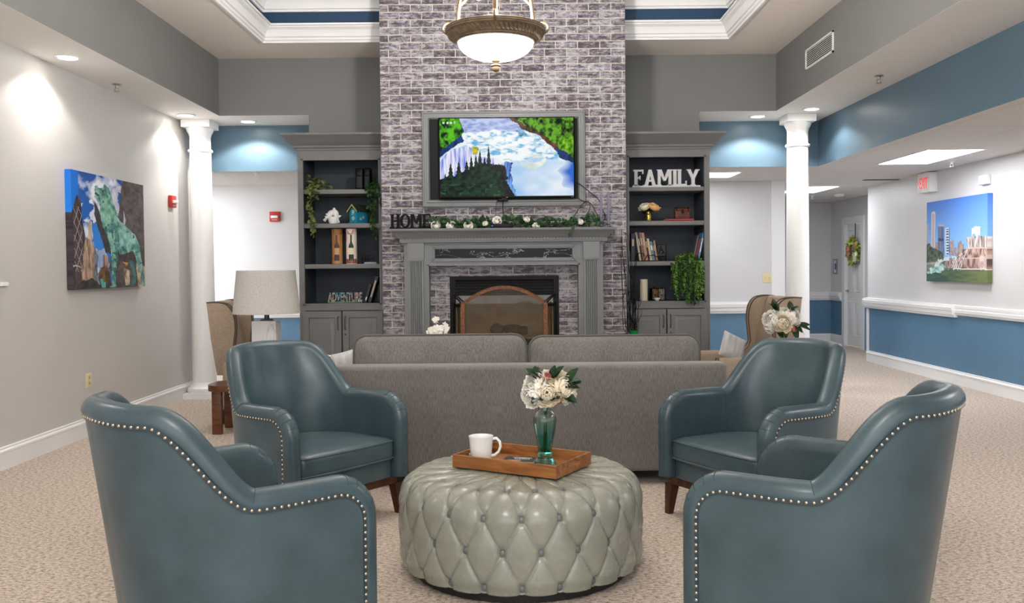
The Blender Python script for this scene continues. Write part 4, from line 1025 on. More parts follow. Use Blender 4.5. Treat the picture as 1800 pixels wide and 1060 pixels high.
def pic_fountain():
    p = Pic(220, 160); u, v = p.u, p.v; p.warp = .008
    def q(*pts):
        out = []
        for x, y in pts:
            a = (x - 140) / 590; out.append((a, (y - 200 + 88 * a) / (770 + 103 * a)))
        return out
    R_ = lambda x0, x1, y0, y1: q((x0, y0), (x1, y0), (x1, y1), (x0, y1))
    dk = p.n(41, 30, 30, 4)
    p.fill(None, (70, 120, 206), (128, 180, 236), v * 1.9)
    p.fill(p.poly(q((190, 640), (190, 310), (200, 288), (224, 288), (234, 305), (230, 640))), (206, 200, 204)); p.fill(p.poly(R_(200, 224, 310, 640)), (176, 158, 160), (196, 180, 180), p.n(42, 60, 3, 1))
    p.fill(p.poly(R_(140, 160, 410, 600)), (168, 168, 184))
    p.fill(p.poly(R_(264, 326, 425, 720)), (84, 100, 142), (116, 132, 170), p.n(43, 40, 4, 1)); p.fill(p.poly(R_(264, 326, 548, 574)), (62, 68, 92)); p.fill(p.poly(R_(266, 326, 416, 432)), (186, 168, 182))
    p.fill(p.poly(R_(340, 378, 446, 715)), (214, 220, 228)); p.fill(p.poly(R_(348, 374, 455, 715)) & (((v * 30) % 1) > .45), (66, 90, 132)); p.fill(p.poly(R_(376, 382, 446, 715)), (60, 76, 110))
    for x0, x1, t0 in ((234, 262, 590), (386, 400, 580), (400, 424, 565), (428, 452, 640), (462, 484, 590), (476, 500, 570), (500, 520, 600)): p.fill(p.poly(R_(x0, x1, t0, 720)), (186, 160, 148), (138, 122, 126), p.n(44, 80, 40, 2))
    p.fill(p.poly(q((140, 610), (170, 595), (200, 640), (250, 655), (300, 680), (320, 720), (330, 770), (140, 790))), (36, 52, 48), (96, 112, 90), dk)
    p.fill(p.poly(q((140, 785), (340, 740), (730, 760), (730, 990), (140, 990))), (70, 100, 100), (128, 150, 144), p.n(45, 6, 40, 4)); p.fill(p.poly(q((140, 790), (300, 770), (300, 800), (140, 812))), (180, 160, 142), (140, 140, 130), dk)
    p.fill(p.poly(q((140, 890), (400, 850), (730, 860), (730, 990), (140, 990))), (44, 80, 70), (112, 122, 76), p.n(46, 8, 34, 4) * .55 + (u - .4) * .9)
    st = p.n(47, 90, 8, 3)
    p.fill(p.poly(q((540, 545), (600, 528), (735, 530), (735, 645), (560, 640))), (84, 66, 66), (224, 212, 210), st)
    p.fill(p.poly(q((460, 690), (490, 665), (560, 640), (735, 640), (735, 745), (440, 745))), (104, 72, 62), (206, 176, 164), p.n(48, 50, 16, 3))
    p.fill(p.poly(q((335, 790), (360, 752), (735, 742), (735, 850), (340, 840))), (98, 72, 70), (196, 164, 154), p.n(49, 60, 12, 3))
    p.fill(p.poly(q((420, 842), (730, 846), (730, 858), (420, 852))), (222, 208, 200)); p.fill(p.poly(q((470, 738), (730, 736), (730, 748), (470, 748))), (206, 184, 172)); p.fill(p.poly(q((540, 636), (730, 638), (730, 650), (540, 650))), (206, 184, 172))
    for k, (x, t0) in enumerate(((600, 452), (615, 440), (630, 430), (645, 436), (660, 436))): p.fill(p.poly(R_(x - 7, x + 6, t0, 530)) & (dk > .25), (226, 236, 246), (246, 250, 253), dk)
    for k in range(6):
        x0 = 375 + 22 * k; pts = [(x0 + 14 * t, 860 - 230 * math.sin(min(1, t / 7) * 1.5) * (.6 + .08 * k)) for t in range(8)]; p.fill(p.poly(q(*[(x - 3, y) for x, y in pts], *[(x + 4, y) for x, y in reversed(pts)])) & (dk > .35), (214, 222, 230))
    p.fill(p.poly(q((660, 750), (684, 700), (722, 740), (722, 845), (664, 845))), (186, 150, 142), (220, 204, 200), dk)
    m = np.zeros(u.shape, bool)
    for x, y, r in ((190, 850, 17), (190, 880, 18), (215, 870, 20), (230, 850, 20), (255, 860, 26), (245, 820, 20), (275, 830, 24), (280, 870, 22), (305, 820, 20), (310, 850, 18), (270, 800, 16), (160, 885, 14), (325, 825, 12)):
        (a, b), = q((x, y)); m |= ((u - a) / (r / 590)) ** 2 + ((v - b) / (r / 830)) ** 2 < 1
    p.fill(m, (96, 160, 162), (206, 230, 220), p.n(50, 24, 24, 4)); p.fill(p.poly(q((215, 780), (250, 740), (280, 760), (320, 740), (400, 720), (470, 720), (440, 760), (330, 770), (240, 800))) & (p.n(51, 20, 20, 3) > .4), (206, 214, 222))
    return p
can_m = vcol('printed canvas', .65)
XW = XL
a, b = DX(112, 299, XW), DX(247, 502, XW); y0, y1 = 6.655, 7.955; z0, z1 = 1.125, 2.004
me = pic_statue().mesh('wall_canvas', y1 - y0, z1 - z0, .045); me.materials.append(can_m)
solo('wall_canvas', me, None, 'large wall canvas of a green bronze animal among city towers, left wall', 'picture', loc=(XL + .047, y0, z0), rot=(0, 0, PI / 2))
me = pic_fountain().mesh('wall_canvas', 1.285, .865, .05); me.materials.append(can_m)
solo('wall_canvas', me, None, 'wall canvas of a fountain and towers under blue sky, right wall', 'picture', loc=(XR - .052, 10.03, 1.068), rot=(0, 0, -PI / 2))

# ------------------------------------------------------------------ television in its frame above the mantel
t = thing('tv_frame', 'grey moulded wooden frame with black backing around the television', 'frame', (0, YC, 0))
fx0, fx1, fz0, fz1 = -.762, .618, 1.775, 2.578
def frame_rings(g, prof, x0, x1, z0, z1):
    g.loft([[(x0 + i, y, z0 + i) for i, y in prof], [(x1 - i, y, z0 + i) for i, y in prof], [(x1 - i, y, z1 - i) for i, y in prof], [(x0 + i, y, z1 - i) for i, y in prof]], loop=True)
    return g
obj('frame_moulding', frame_rings(M(), [(0, 0), (0, -.03), (.006, -.036), (.014, -.036), (.018, -.03), (.036, -.03), (.04, -.038), (.052, -.038), (.056, -.03), (.062, -.026), (.062, 0)], fx0, fx1, fz0, fz1), mantel_grey, t)
obj('backing', B(fx0 + .05, fx1 - .05, -.012, 0, fz0 + .05, fz1 - .05), black, t)
YT = YC - .085
q0, q1 = DY(770, 206.6, YT), DY(1011, 347.5, YT)
tx0, tx1, tz0, tz1 = q0.x, q1.x, q1.z, q0.z
t = thing('television', 'flat television showing a waterfall between green forests', 'television', ((tx0 + tx1) / 2, YT, tz0))
tw, th_ = (tx1 - tx0), tz1 - tz0
obj('housing', M().rbox(-tw / 2, tw / 2, 0, .03, 0, th_, .008).rbox(-tw / 2 + .2, tw / 2 - .2, .03, .072, .08, th_ - .1, .01), black, t)
bz = .011
me = pic_tv().mesh('screen', tw - 2 * bz, th_ - 2.6 * bz, 0); me.materials.append(vcol('television picture', .25, emission=.32))
obj('screen', me, None, t, loc=(-tw / 2 + bz, -.0012, 1.7 * bz))
g = B(-.008, .008, -.0006, 0, 0, .0045); obj('maker_mark', g, paint('bezel print grey', (150, 150, 150), .4), t, loc=(.0, -.0012, .0055))
g = M(); g.box(tw / 2 - .034, tw / 2 - .012, -.001, 0, .006, .009); obj('bezel_print', g, MATS['bezel print grey'], t)
p = DY(884, 349, YT); g = M().rbox(-.045, .045, -.02, .02, -.017, .004, .004).box(-.012, .03, -.022, .0, -.006, .008)
solo('streaming_stick', g, black, 'small black streaming stick hanging under the television', 'media player', loc=(p.x, YT + .012, tz0 - .006))
blk_cable = paint('black cable', (12, 12, 13), .45)
def cable(pts, r, label, name='cable', mt=None, Y=None):
    P = [Vector(q) if len(q) == 3 else None for q in pts]; out = []
    n = len(P)
    for k in range(n - 1):
        a, b, c, d = P[max(k - 1, 0)], P[k], P[k + 1], P[min(k + 2, n - 1)]
        for i in range(6):
            f = i / 6; out.append(.5 * ((2 * b) + (c - a) * f + (2 * a - 5 * b + 4 * c - d) * f * f + (3 * b - a - 3 * c + d) * f ** 3))
    out.append(P[-1]); return solo(name, M().tube(out, r, 7), mt or blk_cable, label, 'cable', 'black cables under the television')
def cb(pts, label, r=.0035):
    cable([tuple(DY(x, y, Yy)) for x, y, Yy in pts], r, label)
cb([(1011, 318, YT + .02), (1025, 328, YC - .05), (1042, 342, YC - .03), (1053, 352, YC - .03), (1060, 371, YC - .04), (1064, 380, YC - .1), (1058, 392, YC - .13)], 'black cable looping from the television right edge down past the tapers')
cb([(1012, 346, YT + .03), (1024, 353, YC - .05), (1036, 356, YC - .05), (1044, 366, YC - .06), (1054, 388, YC - .13)], 'black cable from the television corner to the right end of the mantel', .004)
cb([(1030, 354, YC - .04), (1020, 363, YC - .05), (1006, 386, YC - .12)], 'black cable branching left down into the garland leaves')
cb([(1036, 356, YC - .05), (1037, 366, YC - .06), (1029, 387, YC - .12)], 'short black cable dropping into the garland near the tapers')
cb([(886, 349, YT + .012), (884, 358, YC - .05), (885, 376, YC - .08), (893, 381, YC - .1), (904, 385, YC - .12)], 'thicker black cable hanging below the streaming stick', .0042)
cb([(875, 349, YT + .012), (872, 362, YC - .05), (871, 380, YC - .1)], 'thin black cable hanging left below the streaming stick', .0022)

# ------------------------------------------------------------------ bookcases
YBK = 8.2
def make_bookcase(x0, x1, left, zsh, ztop, zo, zbot, zdoor, cornz, name_label):
    # opening zo..zbot ; zsh: list of (top,bottom) of shelf fronts ; left: crown returns on the left side
    t = thing('bookcase', name_label, 'bookcase', ((x0 + x1) / 2, YBK, 0)); w = (x1 - x0) / 2; D = .515
    st_o, st_i = (.052, .02) if left else (.02, .052)
    st = .05
    a, b = (-w + (.05 if left else .082), w - (.09 if left else .05))
    ia, ib = a, b
    g = M()
    g.box(-w, -w + .02, .022, D, 0, ztop); g.box(w - .02, w, .022, D, 0, ztop)
    g.box(-w, a, 0, .022, 0, ztop); g.box(b, w, 0, .022, 0, ztop)
    g.box(a, b, 0, .022, zo, ztop); g.box(a, b, 0, .022, zdoor - .0, zbot); g.box(a, b, .004, .022, 0, .1)
    g.box(-w + .02, w - .02, .022, D, zbot - .04, zbot - .005); g.box(-w + .02, w - .02, .022, D, ztop - .02, ztop)
    obj('carcass', g, cab_grey, t)
    g = M(); fr = .014
    g.box(a - fr, a, -.008, 0, zbot - fr, zo + fr); g.box(b, b + fr, -.008, 0, zbot - fr, zo + fr); g.box(a - fr, b + fr, -.008, 0, zo, zo + fr); g.box(a - fr, b + fr, -.008, 0, zbot - fr, zbot)
    obj('opening_bead', g, cab_grey, t)
    g = M(); g.box(-w + .02, w - .02, D - .03, D - .01, zbot - .02, ztop - .02); g.box(a - .02, a - .004, .022, D - .03, zbot - .01, ztop - .02); g.box(b + .004, b + .02, .022, D - .03, zbot - .01, ztop - .02)
    g.box(-w + .02, w - .02, .022, D - .03, zbot - .006, zbot - .0005); g.box(-w + .02, w - .02, .022, D - .03, zo + .05, zo + .06)
    obj('back_panel', g, cab_dark, t, label='dark slate inner panels')
    for zt, zb in zsh: obj('shelf', M().rbox(a - .002, b + .002, .006, D - .03, zb, zt, .004), cab_grey, t)
    prof = [(0, cornz), (.012, cornz), (.016, cornz + .018), (.03, cornz + .022), (.034, cornz + .04), (.05, cornz + .05), (.075, cornz + .075), (.1, cornz + .105), (.118, cornz + .118), (.124, cornz + .124), (.124, cornz + .142), (0.0, cornz + .142)]
    g = M(); rings = []
    for pr, z in prof:
        L = [(-w - pr, D, z), (-w - pr, -pr, z), (w, -pr, z), (w, D, z)] if left else [(-w, D, z), (-w, -pr, z), (w + pr, -pr, z), (w + pr, D, z)]
        rings.append(L)
    g.loft(rings, cap=True); obj('crown_moulding', g, cab_grey, t)
    # two doors
    mid = DY(601.6 if left else 1171.5, 560, YBK).x - (x0 + x1) / 2
    e0, e1 = -w + (.028 if left else .06), w - (.06 if left else .028)
    for k, (p, q) in enumerate(((e0, mid - .004), (mid + .004, e1))):
        d = M(); z0, z1 = .1, zdoor - .006
        s = .058
        d.loft([[(p + i, y, z0 + i), (q - i, y, z0 + i), (q - i, y, z1 - i), (p + i, y, z1 - i)] for i, y in ((0, -.001), (0, -.017), (.004, -.021), (s, -.021), (s + .004, -.009), (s + .014, -.009), (s + .036, -.019), (s + .04, -.019))], cap=True)
        do = obj('door', d, cab_grey, t)
        # dark groove around the raised field
        hx = (q - .028) if k == 0 else (p + .028)
        h = M(); h.tube([(hx, -.02, z1 - .05), (hx, -.045, z1 - .062), (hx, -.05, z1 - .11), (hx, -.045, z1 - .158), (hx, -.02, z1 - .17)], .0045, 7)
        obj('handle', h, dark_metal, do)
        if k == 1:
            h = M().lathe([(0, 0), (.009, 0), (.009, .006), (.004, .008), (0, .008)], 16).xf(Matrix.Translation((hx, -.02, z1 - .21)) @ Matrix.Rotation(PI / 2, 4, 'X'))
            obj('door_lock', h, dark_metal, do)
    return t, (x0 + x1) / 2 + a, (x0 + x1) / 2 + b
bkL, LA, LB = make_bookcase(-1.928, CX0 - .002, True, [(1.976, 1.936), (1.671, 1.630), (1.305, 1.264)], 2.33, 2.236, .951, .888, 2.325, 'left grey built-in bookcase with the birdhouse and trailing vines')
bkR, RA, RB = make_bookcase(CX1 + .002, 1.772, False, [(1.971, 1.935), (1.668, 1.627), (1.305, 1.264)], 2.31, 2.238, .945, .880, 2.308, 'right grey built-in bookcase under the white FAMILY sign')
LZ = [1.977, 1.672, 1.306, .952]; RZ = [1.972, 1.669, 1.306, .946]
YS = 8.36
def SP(px, Y=YS): return DY(px, 400, Y).x

# ------------------------------------------------------------------ plants
def leaf_geo(g, p, d, up, L, w, fold=.25, n=4):
    d = Vector(d).normalized(); up = Vector(up); sd = d.cross(up)
    sd = sd.normalized() if sd.length > 1e-5 else d.orthogonal().normalized(); up = sd.cross(d).normalized()
    o = len(g.v)
    for k in range(n + 1):
        f = k / n; ww = w * math.sin(PI * min(1, f * .92 + .06)) ** .8; c = Vector(p) + d * (L * f) - up * (L * .25 * f * f)
        g.v += [tuple(c - sd * ww + up * ww * fold), tuple(c), tuple(c + sd * ww + up * ww * fold)]
    for k in range(n):
        a = o + k * 3; g.f += [(a, a + 1, a + 4, a + 3), (a + 1, a + 2, a + 5, a + 4)]
def rv(r): return Vector((r.uniform(-1, 1), r.uniform(-1, 1), r.uniform(-1, 1)))
def strand(g, st, pts, r, L, w, step, spread=.8, down=.3):
    P = [Vector(q) for q in pts]; st.tube(P, .0018, 5)
    for a, b in zip(P, P[1:]):
        n = max(1, int((b - a).length / step))
        for k in range(n):
            p = a.lerp(b, (k + r.random()) / n); d = rv(r) * spread + Vector((0, -.35, -down)); leaf_geo(g, p, d, rv(r) * .5 + Vector((0, -.3, .8)), L * r.uniform(.7, 1.25), w * r.uniform(.8, 1.2), n=3)
def vine(label, pts_list, mt, seed, L, w, step, pot, group, name='trailing_vine', cat='plant'):
    r = random.Random(seed); base = Vector(pot); t = thing(name, label, cat, base, 0, group); g = M(); st = M()
    for pts in pts_list:
        q = []
        for p in pts: q.append(Vector(p) - base)
        # add small wander between control points
        out = [q[0]]
        for a, b in zip(q, q[1:]):
            for k in range(1, 5): out.append(a.lerp(b, k / 4) + Vector((r.uniform(-.008, .008), r.uniform(-.006, .006), 0)))
        strand(g, st, out, r, L, w, step)
    obj('foliage', g, mt, t); obj('stems', st, leaf_dark, t)
    return t
def S3(px, py, Y): return tuple(DY(px, py, Y))
YE_ = YBK - .03
zsh = LZ[0]
px0 = SP(556)
vine('leafy vine trailing over the top shelf at the left end of the left bookcase', [
    [S3(552, 318, YS), S3(548, 322, YE_), S3(547, 350, YE_), S3(549, 380, YE_), S3(550, 412, YE_)], [S3(552, 322, YS), S3(543, 330, YE_), S3(544, 365, YE_), S3(551, 405, YE_)],
    [S3(552, 326, YS), S3(565, 314, YS - .05), S3(580, 326, YS - .08)], [S3(552, 326, YS), S3(540, 306, YS)], [S3(550, 322, YS), S3(568, 328, YS - .1), S3(577, 330, YS - .1)], [S3(555, 326, YS), S3(556, 308, YS - .02)],
    [S3(550, 322, YS), S3(556, 326, YE_), S3(557, 350, YE_)]], leaf_olive, 3, .042, .017, .010, (px0, YS, zsh), 'trailing vines on the left bookcase')
obj('plant_pot', M().lathe([(0, 0), (.035, 0), (.045, .05), (.04, .052), (0, .045)], 20), black, bpy.data.objects['trailing_vine'])
px1 = SP(656)
tv2 = vine('leafy vine trailing over the top shelf beside the brick chimney', [
    [S3(658, 322, YS), S3(655, 330, YE_), S3(653, 360, YE_), S3(654, 395, YE_), S3(662, 420, YE_)], [S3(658, 320, YS), S3(660, 335, YE_), S3(658, 370, YE_), S3(660, 410, YE_)], [S3(656, 322, YS), S3(648, 332, YE_), S3(651, 345, YE_), S3(654, 380, YE_)],
    [S3(656, 318, YS), S3(664, 322, YE_), S3(668, 345, YE_), S3(671, 362, YE_)], [S3(657, 322, YS), S3(658, 316, YS - .05), S3(655, 340, YE_)], [S3(656, 322, YS), S3(644, 335, YE_)]], leaf_m, 4, .040, .012, .009, (px1, YS, zsh), 'trailing vines on the left bookcase')
obj('plant_pot', M().lathe([(0, 0), (.035, 0), (.045, .05), (.04, .052), (0, .045)], 20), black, tv2)
def string_plant():
    r = random.Random(11); base = Vector((SP(1207), YS - .02, RZ[2])); t = thing('trailing_plant', 'bushy fresh green plant cascading down the right bookcase', 'plant', base); g = M(); g2 = M(); st = M()
    for k in range(46):
        x = 1181 + 54 * (k + r.random()) / 46; top = 447 + 14 * abs((x - 1207) / 27) ** 2 + r.uniform(-6, 8)
        yy = YBK - r.uniform(.01, .07); bot = 496 + 32 * r.random() + (10 if x > 1205 else 0) - (18 if 1200 < x < 1206 else 0)
        pts = [Vector(S3(1207 + (x - 1207) * .6, 462, YS)), Vector(S3(x, top, YS - .08)), Vector(S3(x + r.uniform(-2, 2), 466, yy)), Vector(S3(x + r.uniform(-2, 2), (466 + bot) / 2, yy)), Vector(S3(x + r.uniform(-3, 3), bot, yy))]
        pts = [q - base for q in pts]
        strand(g if k % 2 else g2, st, pts, r, .021, .0075, .0052, .9, .2)
    obj('foliage', g, leaf_bright, t); obj('inner_foliage', g2, leaf_m, t); obj('stems', st, leaf_dark, t)
    obj('plant_pot', M().lathe([(0, 0), (.05, 0), (.06, .06), (.055, .062), (0, .05)], 20), black, t)
string_plant()

def bloom_mesh(R, seed, layers=5, cup=.6, fray=.1, np0=4):
    # cabbage of cupped, overlapping petals; inner shells closed, outer shells open
    r = random.Random(seed); g = M()
    for l in range(layers):
        f = l / max(1, layers - 1); n = np0 + (l + 1) // 2; rho = R * (.34 + .66 * f ** .8); tip = PI * (.10 + .36 * f)
        for k in range(n):
            p0 = 2 * PI * (k + .35 * r.random()) / n + l * 1.1; half = PI / n * 1.35; w1, w2, w3 = r.random() * 6, r.random() * 6, r.uniform(-.08, .08) * PI; lift = r.uniform(.94, 1.06)
            def fn(u, v):
                uu = 2 * u - 1; th = PI * .94 + (tip + w3 * f + .10 * PI * uu * uu - PI * .94) * v
                ph = p0 + uu * half * (.35 + .65 * min(1, v * 1.5)) ; q = rho * lift * (1 + .22 * f * v ** 3 - .05 * (1 - uu * uu) * (1 - v)) * (1 + fray * v * v * (.5 * math.sin(5 * uu + w1) + .4 * math.sin(9 * uu + w2)) * .6)
                return (q * math.sin(th) * math.cos(ph), q * math.sin(th) * math.sin(ph), q * math.cos(th) * .8 + .05 * R * v * math.sin(7 * uu + w2) * fray * 4)
            g.grid(fn, 8, 7)
    return g
def stems_and(t, pts, r=.0022, mt=None):
    g = M()
    for a, b in pts: g.tube([a, Vector(a).lerp(Vector(b), .5) + Vector((.004, 0, 0)), b], r, 5)
    return obj('stems', g, mt or leaf_m, t)
def aim(o, d): o.rotation_euler = Vector(d).to_track_quat('Z', 'Y').to_euler()

# ------------------------------------------------------------------ things on the mantel
def serif_letter(ch, h, st=.21, ser=.06):
    # slab serif letter of height 1 built from flat polygons; returns (polys, width)
    s, t = st, ser; P = []; k = .07
    R_ = lambda x0, x1, z0, z1: P.append([(x0, z0), (x1, z0), (x1, z1), (x0, z1)])
    if ch == 'H': w = .82; R_(.06, .06 + s, 0, 1); R_(w - .06 - s, w - .06, 0, 1); R_(.1, w - .1, .44, .56); [R_(a, a + s + .12, z, z + k) for a in (0, w - s - .12) for z in (0, 1 - k)]
    elif ch == 'M':
        w = 1.0; R_(.06, .06 + s * .9, 0, 1); R_(w - .06 - s * .9, w - .06, 0, 1); P.append([(.06, 1), (.06 + s * 1.2, 1), (w / 2 + .07, .3), (w / 2 - .07, .3)]); P.append([(w - .06 - s * 1.2, 1), (w - .06, 1), (w / 2 + .07, .3), (w / 2 - .07, .3)]); [R_(a, a + s + .1, z, z + k) for a in (0, w - s - .1) for z in (0, 1 - k)]
    elif ch in 'EF':
        w = .70 if ch == 'E' else .66; R_(.07, .07 + s, 0, 1); R_(0, w, 1 - .11, 1); R_(.1, w * .72, .45, .55); R_(w - .08, w, .74, 1); R_(w * .72 - .07, w * .72, .38, .62)
        if ch == 'E': R_(0, w, 0, .11); R_(w - .08, w, 0, .27)
        else: R_(0, s + .14, 0, k)
    elif ch == 'I': w = .31; R_(.07, .07 + s, 0, 1); [R_(0, w, z, z + k) for z in (0, 1 - k)]
    elif ch == 'L': w = .64; R_(.07, .07 + s, 0, 1); R_(0, .31, 1 - k, 1); R_(0, w, 0, .11); R_(w - .08, w, 0, .3)
    elif ch == 'A':
        w = .88; P.append([(.07, 0), (.07 + s * 1.1, 0), (w / 2 + .09, 1), (w / 2 - .09, 1)]); P.append([(w - .07 - s * 1.1, 0), (w - .07, 0), (w / 2 + .09, 1), (w / 2 - .09, 1)]); R_(.2, w - .2, .26, .37); [R_(a, a + .30, 0, k) for a in (0, w - .30)]
    elif ch == 'Y': w = .84; P.append([(.03, 1), (.03 + s * 1.1, 1), (w / 2 + s / 2, .42), (w / 2 - s / 2, .42)]); P.append([(w - .03 - s * 1.1, 1), (w - .03, 1), (w / 2 + s / 2, .42), (w / 2 - s / 2, .42)]); R_(w / 2 - s / 2, w / 2 + s / 2, 0, .5); R_(w / 2 - .16, w / 2 + .16, 0, k); [R_(a, a + .28, 1 - k, 1) for a in (0, w - .28)]
    elif ch == 'O':
        w = .86; n = 28
        for i in range(n):
            a, b = 2 * PI * i / n, 2 * PI * (i + 1) / n
            o = lambda a, rx, rz: (w / 2 + rx * math.cos(a), .5 + rz * math.sin(a))
            P.append([o(a, w / 2, .515), o(b, w / 2, .515), o(b, w / 2 - s, .40), o(a, w / 2 - s, .40)])
    return P, w
def word_sign(name, txt, x0, x1, y, z0, z1, depth, mt, label, base_h=0.0):
    items = [serif_letter(c, 1) for c in txt]; gap = -.012; tot = sum(w for _, w in items) + gap * (len(txt) - 1)
    t = thing(name, label, 'sign', ((x0 + x1) / 2, y, z0)); W_ = x1 - x0; sc = (W_ - .012) / tot; X = -W_ / 2 + .006; H = z1 - z0 - base_h
    for (P, w) in items:
        g = M()
        for k, q in enumerate(P):
            e = .0004 * (k % 5); g.prism([(X + px * sc, base_h * .9 + pz * (H + base_h * .1)) for px, pz in q], 'y', -depth / 2 - e, depth / 2 + e)
        obj('letter', g, mt, t); X += (w + gap) * sc
    if base_h: obj('plinth', M().box(-W_ / 2, W_ / 2, -depth / 2 - .004, depth / 2 + .004, 0, base_h), mt, t)
    return t
YMS = YC - .13
a0, a1 = DY(685, 403, YMS), DY(758, 376, YMS)
word_sign('word_sign', 'HOME', a0.x, a1.x, YMS, ZM, DY(720, 376.5, YMS).z, .035, matte_black, 'black wooden HOME letters at the left end of the mantel', .014)
white_wood = paint('white painted wood', (206, 206, 206), .45, .02)
b0, b1 = DY(1112, 328, YBK + .06), DY(1231, 328, YBK + .06)
word_sign('word_sign', 'FAMILY', b0.x, b1.x, YBK + .07, RZ[0], DY(1170, 298, YBK + .06).z, .03, white_wood, 'white wooden FAMILY letters on the top shelf of the right bookcase', .016)
# ADVENTURE sign
adv = NT('printed scenery letters'); tcv = adv.coords((9, 9, 14)); 
adv.link(adv.ramp(adv.noise(tcv, 1.6, 3, .6), [(.36, lin((40, 96, 122))), (.43, lin((96, 156, 176))), (.5, lin((196, 172, 150))), (.56, lin((140, 96, 82))), (.64, lin((50, 120, 150)))]), adv.b.inputs['Base Color'])
c0, c1 = DY(576, 531, YBK + .08), DY(637, 531, YBK + .08); zt = DY(600, 514, YBK + .08).z; zb_ = LZ[3]
t = thing('word_sign', 'small multicoloured ADVENTURE letters on the lowest left bookcase shelf', 'sign', (c0.x, YBK + .08, zb_)); W_ = c1.x - c0.x
obj('letters', fit_text('ADVENTURE', W_ - .006, zt - zb_ - .011, .022, .028), adv.m, t, loc=(.003, 0, .01))
obj('plinth', B(0, W_, -.004, .03, 0, .012), paint('green plinth', (90, 130, 96), .6), t)
# garland
def garland():
    x0, x1 = DY(757, 400, YMF + .1).x, DY(1056, 400, YMF + .1).x; base = Vector(((x0 + x1) / 2, YMF + .11, ZM)); r = random.Random(5)
    t = thing('flower_garland', 'green leaf garland with white roses lying along the mantel', 'garland', base); g = M(); g2 = M(); st = M()
    pts = [(x0 - base.x + (x1 - x0) * k / 40, .02 * math.sin(k * .9), .02 + .012 * math.sin(k * 1.7)) for k in range(41)]
    st.tube(pts, .004, 6)
    for k in range(460):
        f = r.random(); x = x0 - base.x + (x1 - x0) * f; 
        if .36 < f < .5 and r.random() < .55: continue
        hump = .5 + .5 * math.sin(f * 21 + 1) * math.sin(f * 9)
        hh = .05 + .055 * hump * (1.25 if f > .55 else 1)
        p = (x, r.uniform(-.05, .05), .012 + r.random() ** 1.3 * hh * .75)
        d = rv(r) * .8 + Vector((0, -.25, .45)); leaf_geo(g if r.random() < .7 else g2, p, d, rv(r) * .4 + Vector((0, -.7, .5)), r.uniform(.032, .055), r.uniform(.011, .017), n=3)
    for px in (1004,): 
        x = DY(px, 400, YMF).x - base.x
        for k in range(9): leaf_geo(g, (x + r.uniform(-.012, .012), -.10, .0 - .008 * k + .02), Vector((r.uniform(-.6, .6), -.6, -.9)), (0, -1, .4), .04, .014, n=3)
    obj('foliage', g, leaf_dark, t); obj('pale_foliage', g2, leaf_m, t); obj('stem', st, leaf_dark, t)
    for px, py, R_ in ((766, 396, .036), (793, 397, .036), (823, 396, .034), (874, 388, .034), (942, 397, .026), (1020, 390, .022), (853, 393, .02), (926, 386, .022)):
        q = DY(px, py, YMF + .055) - base; o = obj('rose', bloom_mesh(R_, px, 4, .7, .06), petal_w, t, smooth=60, loc=q); aim(o, (.2 * math.sin(px), -1, .55))
garland()
q0, q1 = DY(862, 400, YMF + .04), DY(902, 392, YMF + .04)
t = thing('cable_box', 'small black set-top box among the garland leaves on the mantel', 'set-top box', ((q0.x + q1.x) / 2, YMF + .035, ZM)); hw = (q1.x - q0.x) / 2
obj('case', M().rbox(-hw, hw, -.02, .06, .0, .034, .004), black, t); obj('status_light', B(-hw + .012, -hw + .02, -.0206, -.0198, .014, .02), emit('blue led', (40, 80, 255), 2.0), t)
lav = paint('lavender wax', (122, 116, 140), .5, .03)
for k, (px, nm) in enumerate(((1057, 'left lavender taper candle standing at the right end of the mantel'), (1069.5, 'right lavender taper candle standing at the right end of the mantel'))):
    p = DY(px, 400, YMF + .1 + .03 * k); ztop = DY(px, 338, p.y).z
    t = thing('taper_candle', nm, 'candle', (p.x, p.y, ZM + .022), 0, 'lavender tapers on the mantel')
    obj('wax', M().cyl((0, 0, 0), (0, 0, ztop - ZM - .022), .0125, .0095, 16), lav, t); obj('wick', M().cyl((0, 0, ztop - ZM - .022), (0, 0, ztop - ZM - .012), .0013, n=6), black, t)
    solo('candle_holder', M().lathe([(0, 0), (.034, 0), (.036, .006), (.022, .014), (.016, .02), (.02, .034), (.017, .036), (.0135, .022), (0, .0215)], 24), clear_glass, 'clear glass holder under the ' + ('left' if k == 0 else 'right') + ' lavender taper', 'candle holder', 'clear glass taper holders', loc=(p.x, p.y, ZM))

# ------------------------------------------------------------------ things in the left bookcase
def speaker(px0, px1, label):
    a, b = SP(px0), SP(px1); r = (b - a) / 2; t = thing('speaker', label, 'speaker', ((a + b) / 2, YS, LZ[0]), 0, 'black speakers on the top left shelf'); h = .20
    obj('body', M().rbox(-r, r, -.05, .06, 0, h, .012), black, t); g = M(); 
    obj('grille', M().rbox(-r + .008, r - .008, -.054, -.048, .02, h * .62, .003), paint('speaker grille', (30, 30, 34), .7), t); obj('display', B(-r + .016, r - .016, -.0512, -.0495, h * .68, h * .82), paint('dark glass', (8, 8, 10), .1), t)
speaker(627.5, 641, 'black speaker box, left of two on the top shelf beside the vine'); speaker(642, 654, 'black speaker box, right of two on the top shelf, half behind the vine')
